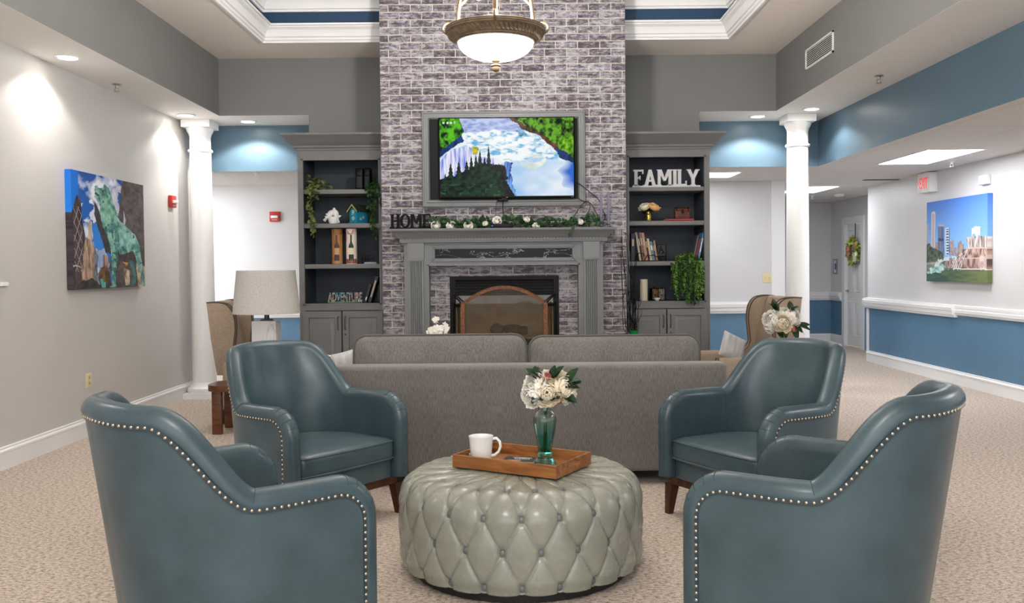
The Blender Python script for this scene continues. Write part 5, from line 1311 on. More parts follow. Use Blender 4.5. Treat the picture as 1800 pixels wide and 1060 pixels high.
# bird figurine
pf = Vector((SP(588), YS - .05, LZ[1])); t = thing('bird_figurine', 'small white figurine of two birds on a nest bowl', 'figurine', pf)
obj('bowl', M().lathe([(0, 0), (.036, 0), (.044, .02), (.05, .045), (.05, .052), (.04, .056), (0, .05)], 28), white_cer, t)
g = M()
for k in range(14): a = 2 * PI * k / 14; g.tube([(.046 * math.cos(a), .046 * math.sin(a), .052 + .006 * math.sin(k * 2.)), (.046 * math.cos(a + .6), .046 * math.sin(a + .6), .058)], .007, 6)
obj('nest_rim', g, white_cer, t)
def bird(x, tilt, flip):
    g = M(); prof = [(.0, -.05), (.008, -.046), (.013, -.03), (.02, -.01), (.023, .008), (.02, .024), (.013, .036), (.0, .042)]
    g.lathe(prof, 14); g.sphere((0, -.004, .044), .0135, 12, 8); g.cyl((0, -.014, .046), (0, -.027, .043), .004, .0008, 8)
    g.prism([(-.010, -.04), (.010, -.04), (.014, -.088), (-.014, -.088)], 'y', .004, .010)
    for s in (-1, 1): g.sphere((s * .02, .003, .0), .02, 10, 6, (.3, .75, 1.35))
    g.xf(Matrix.Translation((x, 0, .092)) @ Matrix.Rotation(tilt, 4, 'Y') @ Matrix.Rotation(flip, 4, 'Z')); return g
obj('bird', bird(-.024, .7, .8), white_cer, t, smooth=60); obj('bird', bird(.022, -.25, -.6), white_cer, t, smooth=60)
g = M()
for k, (x, z) in enumerate(((-.062, .075), (-.052, .095), (.06, .08))):
    for i in range(3): leaf_geo(g, (x * .7, -.01, z - .02), (x, -.02 + .02 * i, .03), (0, -1, 0), .034, .009)
obj('leaves', g, white_cer, t)
# birdhouse
pb = Vector((SP(632), YS - .04, LZ[1])); teal = streak('teal painted wood', (16, 110, 140), (34, 148, 176), (40, 40, 6), .5, bump=.1); t = thing('birdhouse', 'teal wooden birdhouse with a dark roof on the left bookcase', 'birdhouse', pb, -.62)
w, dd, hh, pk = .047, .068, .115, .165
g = M().prism([(-w, .008), (w, .008), (w, hh), (0, pk - .004), (-w, hh)], 'y', -dd, dd); obj('house', g, teal, t)
g = M()
for s in (-1, 1): g.prism([(0, pk), (s * (w + .016), hh - .012), (s * (w + .016), hh - .003), (0, pk + .010)], 'y', -dd - .016, dd + .012)
rf = obj('roof', g, paint('dark green roof', (30, 44, 38), .6, .2, 30), t)
g = M()
for s in (-1, 1): g.prism([(0, pk - .003), (s * (w + .016), hh - .015), (s * (w + .016), hh - .003), (0, pk + .010)], 'y', -dd - .019, -dd - .0155)
obj('roof_edge', g, paint('yellow edge paint', (190, 180, 96), .6), rf)
for z in (.048, .105):
    g = M().lathe([(0, 0), (.0135, 0), (.0135, .002), (0, .002)], 20).xf(Matrix.Translation((0, -dd, z)) @ Matrix.Rotation(PI / 2, 4, 'X')); ho = obj('entrance_hole', g, black, t)
    g = M().lathe([(.0135, .0), (.018, .0), (.018, .003), (.0135, .003)], 20).xf(Matrix.Translation((0, -dd, z)) @ Matrix.Rotation(PI / 2, 4, 'X')); obj('hole_ring', g, paint('pale ring paint', (170, 190, 180), .6), ho)
    g = M().cyl((0, -dd, z - .026), (0, -dd - .02, z - .026), .003, n=8); obj('perch', g, MATS['pale ring paint'], t)
obj('base', B(-w - .008, w + .008, -dd - .012, dd + .006, 0, .008), MATS['teal painted wood'], t)
g = M()
for (x, z, c) in ((.0, 0, 0),):
    for k in range(5): a = 2 * PI * k / 5; g.sphere((w + .001, -.02 + .008 * math.cos(a), .04 + .008 * math.sin(a)), .005, 8, 5, (.3, 1, 1)); g.sphere((w + .001, .012 + .008 * math.cos(a), .055 + .008 * math.sin(a)), .005, 8, 5, (.3, 1, 1))
obj('painted_flower', g, paint('painted blossom', (214, 190, 120), .6), t)
# wine tubes
def wine_tube(px, hw_px, mtb, bottle, lab, pic_c, label, top_z, cord):
    r = hw_px / F_PX * YS; p = Vector((SP(px), YS - .06, LZ[2])); h = top_z - LZ[2]; t = thing('bottle_tube', label, 'bottle gift tube', p, 0, 'bottle gift tubes on the left bookcase')
    obj('tube', M().lathe([(0, 0), (r, 0), (r, h - .055), (r * .975, h - .053), (r * .975, h - .049), (r, h - .047), (r, h), (0, h)], 40), mtb, t)
    def patch(x0, x1, z0, z1, e=.0012):
        n = 8; g = M(); rr = r + e
        for k in range(n):
            a, b = x0 + (x1 - x0) * k / n, x0 + (x1 - x0) * (k + 1) / n
            g.add([(rr * math.sin(a), -rr * math.cos(a), z0), (rr * math.sin(b), -rr * math.cos(b), z0), (rr * math.sin(b), -rr * math.cos(b), z1), (rr * math.sin(a), -rr * math.cos(a), z1)], [(0, 1, 2, 3)])
        return g
    c = .1
    g = patch(c - .45, c + .45, .03, .17); g.merge(patch(c - .34, c + .34, .17, .184)); g.merge(patch(c - .2, c + .2, .184, .20)); g.merge(patch(c - .15, c + .15, .20, .262)); obj('printed_bottle', g, bottle, t)
    obj('printed_label', patch(c - .44, c + .44, .085, .145, .002), lab, t)
    obj('printed_band', patch(-1.4, 1.4, .004, .03 if not cord else .045, .0016), pic_c, t)
    if cord:
        g = M().tube([(-.03, -r * .6, h - .015), (-.02, -r - .01, h - .04), (.005, -r - .012, h - .05), (.02, -r - .01, h - .035), (.026, -r * .7, h - .01)], .0035, 6); obj('cord_handle', g, red_m, t)
        g = M()
        for k in range(6): a = -1.1 + .18 * math.cos(k * 1.05); z = .24 + .03 * math.sin(k * 1.05); g.merge(patch(a - .1, a + .1, z - .012, z + .012, .0018))
        obj('printed_leaves', g, paint('printed red', (170, 40, 50), .6), t)
    else:
        g = M().tube([(-r, 0, h * .58), (-r - .014, -.004, h * .54), (-r - .004, -.008, h * .5)], .003, 6); obj('side_cord', g, black, t)
kraft = streak('amber kraft print', (140, 96, 54), (190, 142, 88), (20, 20, 5), .55, bump=0); cream_pr = streak('cream print', (226, 212, 198), (240, 230, 220), (20, 20, 6), .5, bump=0)
ztw = DY(595, 402.5, YS - .06).z
wine_tube(594.5, 9.3, kraft, paint('print dark wine', (74, 40, 36), .5), paint('print label tan', (196, 156, 112), .5), paint('print amber', (180, 134, 84), .5), 'amber brown cardboard bottle tube printed with a wine bottle', ztw, False)
wine_tube(619.5, 9.4, cream_pr, paint('print green bottle', (38, 44, 30), .5), paint('print label cream', (232, 216, 190), .5), paint('print cork brown', (150, 96, 70), .5), 'cream cardboard bottle tube printed with red leaves and a bottle', ztw, True)
# wire rack, papers, books
t = thing('wire_rack', 'black wire easel behind the papers in the left bookcase', 'wire rack', (SP(645), YS + .02, LZ[2]))
def wires(pp, r=.0026):
    g = M()
    for q in pp: g.tube(q, r, 5)
    return g
obj('wire_frame', wires([[(-.05, 0, .0), (-.05, 0, .09), (-.02, 0, .075), (-.02, 0, .0)], [(-.05, 0, .045), (.055, 0, .045)], [(.0, 0, 0), (.0, 0, .075), (.055, 0, .075), (.055, 0, 0)], [(-.05, -.06, .003), (-.05, 0, .003)], [(.055, -.06, .003), (.055, 0, .003)]]), black_iron, t)
g = M().box(-.06, .05, -.05, .05, 0, .008).box(-.057, .046, -.052, .045, .008, .014)
solo('paper_pile', g, paint('pale paper stack', (176, 184, 190), .7), 'thin stack of pale papers lying in the left bookcase', 'papers', loc=(SP(655), YBK + .08, LZ[2]))
def book(x, z, h, d, w, lean, mt, label, group, y=YBK + .13, cover=.003, title=None, nm='book'):
    # standing book: w thickness along x, d depth along y, h height; lean: tilt about y (positive leans right at the top)
    t = thing(nm, label, 'book', (x, y, z + w / 2 * abs(math.sin(lean)) + .0005), 0, group); t.rotation_euler = (0, lean, 0)
    g = M(); g.box(-w / 2, -w / 2 + cover, -d / 2, d / 2, 0, h); g.box(w / 2 - cover, w / 2, -d / 2, d / 2, 0, h); g.box(-w / 2, w / 2, -d / 2 - .001, -d / 2 + cover, 0, h)
    obj('cover', g, mt, t); obj('pages', B(-w / 2 + cover, w / 2 - cover, -d / 2 + cover, d / 2 - .004, .003, h - .003), paper, t)
    if title: obj('spine_print', B(-w * .25, w * .25, -d / 2 - .0022, -d / 2 - .0008, h * title[0], h * title[1]), title[2], t)
    return t
gold_pr = paint('pale gold print', (196, 176, 140), .4); white_pr = paint('white print', (220, 220, 220), .5)
book(SP(643), LZ[3], .175, .14, .022, .30, paint('book black violet', (26, 18, 34), .4), 'shorter black book leaning right beside the ADVENTURE sign', 'dark books in the left bookcase', title=(.12, .3, white_pr))
book(SP(651), LZ[3], .245, .17, .026, .30, paint('book black', (14, 14, 18), .4), 'taller black book with gold spine print leaning right', 'dark books in the left bookcase', title=(.2, .85, gold_pr))
t = thing('spiral_notebook', 'black spiral bound notebook at the right end of the lowest left shelf', 'notebook', (LB - .018, YBK + .14, LZ[3])); obj('cover', B(-.008, .008, -.09, .09, 0, .16), black, t)
g = M()
for k in range(14): g.tube([(.0 + .011 * math.cos(a), -.092 + .006 * math.sin(a), .012 + k * .0105) for a in [2 * PI * i / 10 for i in range(10)]], .0012, 4, loop=True)
obj('spiral_binding', g, chrome, t)
# ------------------------------------------------------------------ things in the right bookcase
cols = [('book navy', (28, 34, 60), .25, .034, .17, 'tall dark navy book at the left end of the row'), ('book cream', (206, 188, 160), .262, .016, .16, 'cream book next to the navy book'), ('book ebony', (26, 24, 26), .255, .014, .16, 'thin black book between the cream and brown books'),
        ('book brown', (128, 92, 70), .262, .022, .165, 'brown book, third of the tall leaning books'), ('book tan', (176, 136, 110), .258, .022, .16, 'tan book, last of the tall leaning books'), ('book coal', (30, 28, 30), .225, .016, .15, 'black book between the tan and sand coloured books'),
        ('book sand', (202, 176, 128), .205, .018, .15, 'sand coloured short book in the leaning row'), ('book sky', (84, 128, 150), .178, .024, .14, 'short blue and white book in the leaning row'), ('book dusk', (44, 44, 52), .17, .01, .14, 'thin dark short book beside the blue one'), ('book rust', (176, 128, 92), .188, .014, .14, 'rust coloured book at the right end of the row')]
x = RA + .022
lean = -.13
for k, (nm, c, h, w, d, lab) in enumerate(cols):
    ln = (0 if k == 0 else -.15)
    book(x + w / 2 + (.018 if k == 1 else 0) * 0 + (.04 if k else 0), RZ[2], h, d, w, ln, paint(nm, c, .5, .08, 40), lab + ' on the right bookcase', 'books leaning on the right bookcase', title=(.55, .8, white_pr if k in (7, 2) else gold_pr)); x += w + .0016
t = thing('book_rack', 'black wire book rack with curls holding the leaning books', 'book rack', (RA + .14, YBK + .03, RZ[2]))
obj('wire_frame', wires([[(-.11, 0, .003), (.15, 0, .003)], [(-.11, .2, .003), (.15, .2, .003)], [(.15, 0, .003), (.15, .2, .003)], [(-.11, 0, .003), (-.11, .2, .003)], [(-.09, 0, .003), (-.085, -.004, .04), (-.05, -.004, .075), (-.01, -.004, .068), (.0, -.004, .05), (-.02, -.004, .045)], [(.15, 0, .003), (.13, -.004, .03), (.08, -.004, .055), (.04, -.004, .048), (.03, -.004, .03), (.05, -.004, .03)], [(.0, 0, .003), (.01, -.004, .03), (.03, -.004, .06)]], .0035), black_iron, t)
t = thing('picture_easel', 'small square black wire frame standing beside the leaning books', 'wire frame', (SP(1162.5), YS, RZ[2])); q = .041
obj('wire_frame', wires([[(-q, 0, .045), (q, 0, .045), (q, 0, .15), (-q, 0, .15), (-q, 0, .045)], [(-q, 0, 0), (-q, 0, .05)], [(q, 0, 0), (q, 0, .05)], [(-q * .6, 0, .07), (0, 0, .12), (q * .6, 0, .07)], [(0, 0, .06), (.02, 0, .09), (-.02, 0, .11), (0, 0, .14)], [(-q, 0, 0), (-q, .06, 0)], [(q, 0, 0), (q, .06, 0)]], .004), black_iron, t)
obj('tile', B(-q + .004, q - .004, .002, .006, .049, .146), paint('dark square tile', (34, 30, 28), .5, .3, 60), t)
book(SP(1216), RZ[2], .235, .16, .014, .2, paint('book grey', (92, 92, 98), .5), 'grey book leaning right above the green plant', 'books behind the green plant', y=YBK + .17)
book(SP(1219.5), RZ[2], .205, .15, .016, .2, paint('book crimson', (128, 28, 44), .5), 'crimson book leaning right above the green plant', 'books behind the green plant', y=YBK + .15)
book(SP(1223.5), RZ[2], .255, .17, .018, .2, paint('book azure', (70, 150, 190), .5), 'light blue book leaning right above the green plant', 'books behind the green plant', y=YBK + .15, title=(.3, .8, white_pr))
# roses in a gold pot
pg = Vector((SP(1138), YBK + .09, RZ[1])); gold = paint('gold pot', (190, 164, 84), .25, .1, 30, metal=.9)
solo('flower_pot', M().lathe([(0, 0), (.027, 0), (.03, .01), (.03, .085), (.028, .088), (.025, .08), (.025, .02), (0, .02)], 32), gold, 'small gold flower pot on the second shelf of the right bookcase', 'flower pot', loc=pg)
t = thing('rose_bouquet', 'two peach roses in the small gold pot', 'flowers', pg + Vector((0, 0, .03)))
for i, (dx, dz, R_) in enumerate(((-.05, .10, .044), (.048, .098, .046))):
    o = obj('rose', bloom_mesh(R_, 60 + i, 4, .8, .10, 4), petal_o if i else petal_c, t, smooth=60, loc=(dx, -.05, dz)); aim(o, (dx * 7, -.5, .9))
o = obj('bud', bloom_mesh(.022, 5, 3), petal_o, t, loc=(.005, 0, .125), smooth=60)
g = M(); r = random.Random(9)
for k in range(22): leaf_geo(g, (r.uniform(-.03, .03), r.uniform(-.02, .02), .05 + .04 * r.random()), rv(r) + Vector((0, -.2, .1)), rv(r) + Vector((0, 0, 1)), .05, .016)
obj('leaves', g, leaf_dark, t); stems_and(t, [((0, 0, 0), (-.05, -.01, .09)), ((0, 0, 0), (.05, -.01, .09)), ((0, 0, 0), (.004, 0, .11))])
# chest on a red book
t = thing('book', 'thin red book lying flat under the little wooden chest', 'book', (SP(1190), YBK + .1, RZ[1])); bw = .128
obj('cover', B(-bw, bw, -.085, .085, 0, .003).box(-bw, bw, -.085, .085, .015, .018).box(-bw, bw, -.085, -.081, 0, .018), paint('red book cloth', (170, 52, 44), .5, .1, 30), t); obj('pages', B(-bw + .003, bw - .003, -.081, .082, .003, .015), paper, t)
t = thing('wooden_chest', 'small dark reddish wooden chest with a clasp on the red book', 'chest', (SP(1196.5), YBK + .1, RZ[1] + .018), -.05)
cw, cd_, chh = .066, .05, .07; red_wood = streak('reddish slatted wood', (64, 28, 22), (116, 62, 46), (10, 10, 70), .45, bump=.3)
obj('box', M().rbox(-cw, cw, -cd_, cd_, 0, chh, .004), red_wood, t)
lid = M().loft([[(x, -cd_ * 1.03 * math.cos(a), chh + .002 + .032 * math.sin(a)) for a in [PI * k / 10 for k in range(11)]] for x in (-cw - .002, cw + .002)], cap=True); lo = obj('lid', lid, red_wood, t)
g = M()
for x in (-cw * .8, cw * .8): g.loft([[(x + dx, -cd_ * 1.06 * math.cos(a), chh + .002 + .034 * math.sin(a)) for dx in (-.006, .006)] for a in [PI * k / 10 for k in range(11)]], closed=False)
obj('strap', g, black_iron, lo); obj('clasp', M().rbox(-.012, .012, -cd_ - .006, -cd_ + .002, chh - .022, chh + .012, .003), black_iron, t)
# candle, patterned holders, white dish
t = thing('pillar_candle', 'tall cream pillar candle on the lowest shelf of the right bookcase', 'candle', (SP(1129.5), YBK + .1, RZ[3])); r_ = 6.9 / F_PX * 8.3; hc = DY(1129, 491, YBK + .1).z - RZ[3]
obj('wax', M().lathe([(0, 0), (r_, 0), (r_, hc - .003), (r_ * .95, hc), (r_ * .5, hc - .004), (0, hc - .006)], 36), paint('cream candle wax', (214, 204, 180), .5, .02), t); obj('wick', M().cyl((0, 0, hc - .006), (0, 0, hc + .006), .0015, n=6), black, t)
pat = NT('gold scroll pattern'); vv = pat.coords((24, 24, 24)); f = pat.noise(vv, 1.0, 2, .5, 3.5); pat.link(pat.ramp(f, [(.44, lin((22, 20, 18))), (.47, lin((150, 112, 62))), (.53, lin((150, 112, 62))), (.56, lin((22, 20, 18)))]), pat.b.inputs['Base Color']); pat.setp(Roughness=.35)
for k, px in enumerate((1149, 1163)):
    t = thing('patterned_box', ('left' if k == 0 else 'right') + ' of two square black boxes with gold scroll pattern beside the candle', 'box', (SP(px, YBK + .14), YBK + .14, RZ[3]), .25 * (1 if k == 0 else -1), 'gold patterned black boxes'); q = .033
    obj('frame', M().box(-q, q, -.03, .03, 0, .008).box(-q, q, -.03, .03, .104, .112).box(-q, -q + .007, -.03, .03, .008, .104).box(q - .007, q, -.03, .03, .008, .104), black, t); obj('patterned_panel', B(-q + .007, q - .007, -.026, .026, .008, .104), pat.m, t); obj('finial', M().sphere((0, 0, .118), .007, 10, 6), black, t)
solo('shell_dish', M().lathe([(0, 0), (.014, 0), (.026, .014), (.03, .026), (.027, .026), (.02, .012), (0, .008)], 20), white_cer, 'tiny white dish in front of the gold patterned boxes', 'dish', loc=(SP(1154.5, YBK + .05), YBK + .055, RZ[3]))

# ------------------------------------------------------------------ tray, mug, book, vase and peonies on the ottoman
TRZ = .421; tc_ = Vector((.029, 3.812, TRZ)); TA = -.531
ux, vx = Vector((math.cos(TA), math.sin(TA), 0)), Vector((-math.sin(TA), math.cos(TA), 0))
t = thing('serving_tray', 'rectangular brown wooden serving tray lying on the ottoman', 'tray', tc_, TA); L_, Wd, Hh, th2 = .246, .159, .052, .006
obj('tray_bottom', B(-L_ + th2, L_ - th2, -Wd + th2, Wd - th2, 0, .008), tray_wood, t)
for s in (-1, 1): obj('long_side', M().rbox(-L_, L_, min(s * Wd, s * (Wd - 2 * th2)), max(s * Wd, s * (Wd - 2 * th2)), 0, Hh, .0015), tray_wood, t)
def slot_side(x0, x1):
    # end board with a rounded hand slot
    w, h = Wd - 2 * th2, Hh; sx, sr, cz = .04, .0085, .033; n = 8
    inner = [(sx * 1 + sr * math.cos(a), cz + sr * math.sin(a)) for a in [-PI / 2 + PI * k / n for k in range(n + 1)]] + [(-sx + sr * math.cos(a), cz + sr * math.sin(a)) for a in [PI / 2 + PI * k / n for k in range(n + 1)]]
    outer = []
    for (y, z) in inner:
        d = Vector((y, z - cz)); ky = w / abs(d.x) if abs(d.x) > 1e-6 else 1e9; kz = ((h - cz) if d.y > 0 else cz) / abs(d.y) if abs(d.y) > 1e-6 else 1e9; k = min(ky, kz); outer.append((d.x * k, cz + d.y * k))
    # pull the four outer corners exactly onto the board corners
    for cy_, cz_ in ((w, 0), (w, h), (-w, h), (-w, 0)):
        i = min(range(len(outer)), key=lambda j: (outer[j][0] - cy_) ** 2 + (outer[j][1] - cz_) ** 2); outer[i] = (cy_, cz_)
    g = M(); g.loft([[(x0, y, z) for y, z in outer], [(x1, y, z) for y, z in outer], [(x1, y, z) for y, z in inner], [(x0, y, z) for y, z in inner]], loop=True); return g
for s in (-1, 1): obj('end_side', slot_side(min(s * L_, s * (L_ - 2 * th2)), max(s * L_, s * (L_ - 2 * th2))), tray_wood, t)
def TP(u, v, z=.0085): return tc_ + ux * u + vx * v + Vector((0, 0, z))
t = thing('mug', 'white ceramic mug with a handle standing in the wooden tray', 'mug', TP(-.184, -.03))
obj('cup', M().lathe([(0, 0), (.040, 0), (.043, .004), (.0475, .05), (.0515, .098), (.0535, .106), (.0515, .106), (.0475, .098), (.044, .05), (.04, .008), (0, .007)], 48), white_cer, t)
obj('handle', M().tube([(.046, 0, .092), (.066, -.004, .096), (.080, -.006, .082), (.083, -.007, .062), (.076, -.006, .04), (.06, -.004, .024), (.043, 0, .02)], [.007, .0065, .006, .006, .006, .0065, .007], 10), white_cer, t)
t = thing('book', 'small dark paperback lying in the tray between mug and vase', 'book', TP(-.015, .005), TA + .33); bw, bd, bh = .066, .05, .016
obj('cover', B(-bw, bw, -bd, bd, 0, .0012).box(-bw, bw, -bd, bd, bh - .0012, bh).box(-bw, -bw + .0015, -bd, bd, .0012, bh - .0012), paint('dark book cover', (40, 38, 36), .35, .25, 40), t)
obj('pages', B(-bw + .0015, bw - .001, -bd + .001, bd - .001, .0012, bh - .0012), paper, t)
g = M()
for r_i, (x0, x1, y) in enumerate(((-.03, .05, .024), (-.022, .044, .004))):
    pts = [(x0 + (x1 - x0) * k / 60, y + .006 * math.sin(k * 1.05) * (.6 + .4 * math.sin(k * .37)), bh + .0004) for k in range(61)]; g.tube(pts, .0011, 4)
obj('cover_print', g, white_pr, t); obj('cover_picture', B(-.045, .01, -.042, -.018, bh, bh + .0004), paint('cover skin tone', (176, 134, 112), .5, .2, 60), t)
vz = TP(.092, .035); t = thing('glass_vase', 'tall teal glass vase standing in the wooden tray', 'vase', vz)
vp = [(.047, .0), (.046, .006), (.036, .018), (.030, .028), (.0285, .034), (.0315, .038), (.0315, .044), (.028, .048), (.028, .056), (.032, .085), (.039, .12), (.0455, .155), (.0485, .18), (.047, .198), (.040, .214), (.030, .224), (.0265, .229), (.0285, .234), (.0265, .238), (.0275, .243), (.0255, .248), (.026, .27), (.030, .284)]
NF = 64; rings = []
for r, z in vp: rings.append([(r * (1 + (.022 * math.cos(12 * a) if .05 < z < .21 else 0)) * math.cos(a), r * (1 + (.022 * math.cos(12 * a) if .05 < z < .21 else 0)) * math.sin(a), z) for a in [2 * PI * k / NF for k in range(NF)]])
for r, z in reversed(vp):
    if z < .046: continue
    rings.append([((r - .0035) * math.cos(a), (r - .0035) * math.sin(a), z) for a in [2 * PI * k / NF for k in range(NF)]])
obj('vase_body', M().loft(rings, cap=True), teal_glass, t, smooth=80)
def bouquet(base, blooms, leaves, label, name='peony_bouquet', stem_r=.0022, seed=1, lL=.07, lw=.02, neck=.236):
    r = random.Random(seed); t = thing(name, label, 'flowers', base); st = []
    for k, (dx, dy, dz, R_, mt, dirv) in enumerate(blooms):
        o = obj('bloom', bloom_mesh(R_, seed * 50 + k, 6, .8, .13, 6), mt, t, smooth=60, loc=(dx, dy, dz)); aim(o, dirv); st.append(((dx * .05, dy * .05, 0), (dx * .8, dy * .8, dz - R_ * .3)))
    g = M()
    for (dx, dy, dz, d) in leaves:
        for q in range(3): leaf_geo(g, (dx, dy, dz), Vector(d) + rv(r) * .45, Vector((0, -.5, 1)) + rv(r) * .3, lL * r.uniform(.8, 1.2), lw, n=5)
        st.append(((0, 0, .02), (dx, dy, dz)))
    obj('leaves', g, leaf_dark, t)
    g = M()
    for a, b in st: g.tube([a, (a[0] * .6 + .003, a[1] * .6, neck * .6), (b[0] * .2, b[1] * .2, neck), (b[0] * .5, b[1] * .5, max(neck + .015, b[2] * .7 + neck * .3)), b], stem_r, 5)
    obj('stems', g, leaf_m, t); return t
pb_ = vz + Vector((0, 0, .05))
def bq(px, py, dy=0): q = DY(px, py, vz.y + dy) - pb_; return q.x, q.y, q.z
bl = []
for px, py, dy, R_, mt, dv in ((941, 674, -.02, .048, petal_w, (-.7, -.7, .4)), (934, 697, -.03, .044, petal_w, (-.7, -.8, -.3)), (962, 690, -.05, .052, petal_c, (-.1, -1, .15)), (992, 681, -.03, .052, petal_c, (.6, -.8, .2)), (968, 661, .02, .040, petal_w, (0, -.4, 1)), (986, 662, .02, .040, petal_w, (.4, -.4, .9)), (1000, 697, -.01, .034, petal_w, (.7, -.7, -.4)), (960, 663, -.03, .018, petal_p, (-.1, -.8, .6)), (983, 702, -.02, .020, petal_p, (.2, -.9, -.3)), (950, 680, .05, .05, petal_w, (-.3, .8, .5)), (985, 685, .06, .05, petal_w, (.4, .8, .4))):
    x, y, z = bq(px, py, dy); bl.append((x, y, z, R_, mt, dv))
lv = []
for px, py, d in ((945, 662, (-.5, -.2, .7)), (955, 660, (-.6, .1, .6)), (1003, 676, (.9, -.1, .1)), (1004, 668, (.8, -.1, .5)), (975, 662, (.1, -.4, 1)), (946, 694, (-.3, -1, .0)), (980, 694, (.0, -1, .3)), (1000, 690, (.8, -.2, -.3))):
    x, y, z = bq(px, py, -.01); lv.append((x * .8, y - .01, z - .01, d))
bouquet(pb_, bl, lv, 'cream white peonies with dark leaves in the teal vase on the ottoman', seed=2)

# ------------------------------------------------------------------ lamp, side tables, wing chairs behind
def side_table(x, y, z, hx, hy, label, w_leg=.075):
    t = thing('side_table', label, 'side table', (x, y, 0), 0)
    obj('table_top', M().rbox(-hx, hx, -hy, hy, z - .045, z, .02, 4) if False else M().loft([[(hx * abs(math.cos(a)) ** .55 * (1 if math.cos(a) > 0 else -1), hy * abs(math.sin(a)) ** .55 * (1 if math.sin(a) > 0 else -1), zz) for a in [2 * PI * k / 64 for k in range(64)]] for zz in (z - .045, z - .04, z - .004, z)], cap=True), brown_wood, t)
    for sx in (-1, 1):
        for sy in (-1, 1): obj('leg', M().rbox(sx * (hx - .09) - w_leg / 2, sx * (hx - .09) + w_leg / 2, sy * (hy - .07) - .02, sy * (hy - .07) + .02, 0, z - .045, .004), brown_wood, t)
    return t
side_table(-2.00, 7.11, .376, .37, .22, 'round cornered brown side table carrying the lamp, at the left column')
side_table(1.97, 6.62, .50, .24, .24, 'small brown side table hidden behind the far right tub chair', .04)
lp = Vector((DY(468, 500, 7.11).x, 7.11, .377)); t = thing('table_lamp', 'table lamp with a grey linen shade and whitewashed block base', 'lamp', lp)
obj('lamp_base', M().rbox(-.098, .088, -.08, .08, 0, .485, .004), marble_white, t)
obj('neck', M().lathe([(0, .486), (.05, .488), (.05, .496), (.02, .50), (.018, .545), (0, .546)], 24), dark_metal, t)
g = M(); N = 64
zt_, zb2 = 1.254 - .377, .918 - .377
r0, r1 = .257, .224
g.lathe([(r0, zb2), (r0 + .001, zb2 + .006), (r0 - .0005, zb2 + .012), (r1 + .0005, zt_ - .012), (r1 + .001, zt_ - .004), (r1, zt_), (r1 - .006, zt_), (r0 - .006, zb2)], N, cap=False)
sh = obj('lamp_shade', g, linen, t); g = M()
for k in range(3): a = 2 * PI * k / 3; g.tube([(0, 0, .55), (r0 * .55 * math.cos(a), r0 * .55 * math.sin(a), .6), (.25 * math.cos(a), .25 * math.sin(a), .62)], .003, 5)
g.sphere((0, 0, .62), .035, 14, 10, (1, 1, 1.3)); obj('bulb_holder', g, white_cer, t)
def make_wing_chair():
    t = thing('wing_chair', '', 'armchair')
    obj('seat_base', M().rbox(-.30, .30, -.28, .30, .12, .31, .02), tan_fab, t); obj('seat_cushion', M().rbox(-.255, .255, -.24, .33, .312, .43, .04), tan_fab, t)
    rings = []
    for z, y, hw, d in ((.25, -.20, .27, .05), (.45, -.225, .275, .05), (.7, -.27, .28, .045), (.9, -.318, .285, .04), (.98, -.338, .282, .03), (.998, -.343, .27, .015)):
        rings.append([(-hw, y - d, z), (-hw * .5, y - d - .012, z), (0, y - d - .015, z), (hw * .5, y - d - .012, z), (hw, y - d, z), (hw, y + d, z), (hw * .5, y + d + .02, z), (0, y + d + .026, z), (-hw * .5, y + d + .02, z), (-hw, y + d, z)])
    obj('backrest', M().loft(rings, cap=True), tan_fab, t, smooth=70)
    def bez(P, n=8):
        out = []
        for k in range(len(P) - 1):
            a, b, c, d = P[max(k - 1, 0)], P[k], P[k + 1], P[min(k + 2, len(P) - 1)]
            for i in range(n):
                f = i / n; out.append(tuple(.5 * (2 * b[q] + (c[q] - a[q]) * f + (2 * a[q] - 5 * b[q] + 4 * c[q] - d[q]) * f * f + (3 * b[q] - a[q] - 3 * c[q] + d[q]) * f ** 3) for q in (0, 1)))
        return out + [P[-1]]
    front = bez([(-.375, .995), (-.30, .998), (-.215, .978), (-.165, .91), (-.15, .80), (-.16, .69), (-.165, .60), (-.13, .54), (-.06, .525)])
    poly = front + [(-.05, .40), (-.30, .40), (-.345, .70)]
    for s in (-1, 1):
        g = M(); x = s * .315; n = len(poly); rings = []
        for dx, sc in ((-.038, .965), (-.03, .99), (0, 1.0), (.03, .99), (.038, .965)): rings.append([(x + dx - s * .0, -.22 + (y + .22) * sc, .7 + (z - .7) * sc) for y, z in poly])
        w = obj('wing', g.loft(rings, cap=True), tan_fab, t, smooth=50)
        g = M()
        for dx in (-.034, .034): g.tube([(x + dx, y + .001, z + .001) for y, z in front], .0048, 6)
        obj('piping', g, piping_dark, w)
        a = obj('arm', M().rbox(x - .055, x + .055, -.26, .31, .12, .525, .045), tan_fab, t)
        g = M(); g.tube([(x - .052, .31, .16), (x - .05, .309, .48), (x - .03, .306, .52), (x + .03, .306, .52), (x + .05, .309, .48), (x + .052, .31, .16)], .005, 6); obj('piping', g, piping_dark, a)
        for y in (-.27, .27): obj('leg', M().loft([[(s * .3 + q * .022, y + r_ * .022, .12) for q, r_ in ((-1, -1), (1, -1), (1, 1), (-1, 1))], [(s * .3 + q * .014, y + r_ * .014, 0) for q, r_ in ((-1, -1), (1, -1), (1, 1), (-1, 1))]], cap=True), dark_wood, t)
    return t
wc = make_wing_chair(); wc.location = (-2.14, 7.745, 0); wc.rotation_euler = (0, 0, math.radians(4) - PI / 2); tag(wc, 'tan wing chair half hidden behind the lamp at the left column', 'armchair', 'tan wing chairs by the fireplace')
dup(wc, (1.90, 7.56, 0), math.radians(184) - PI / 2, 'tan wing chair with a pale pillow near the right column')
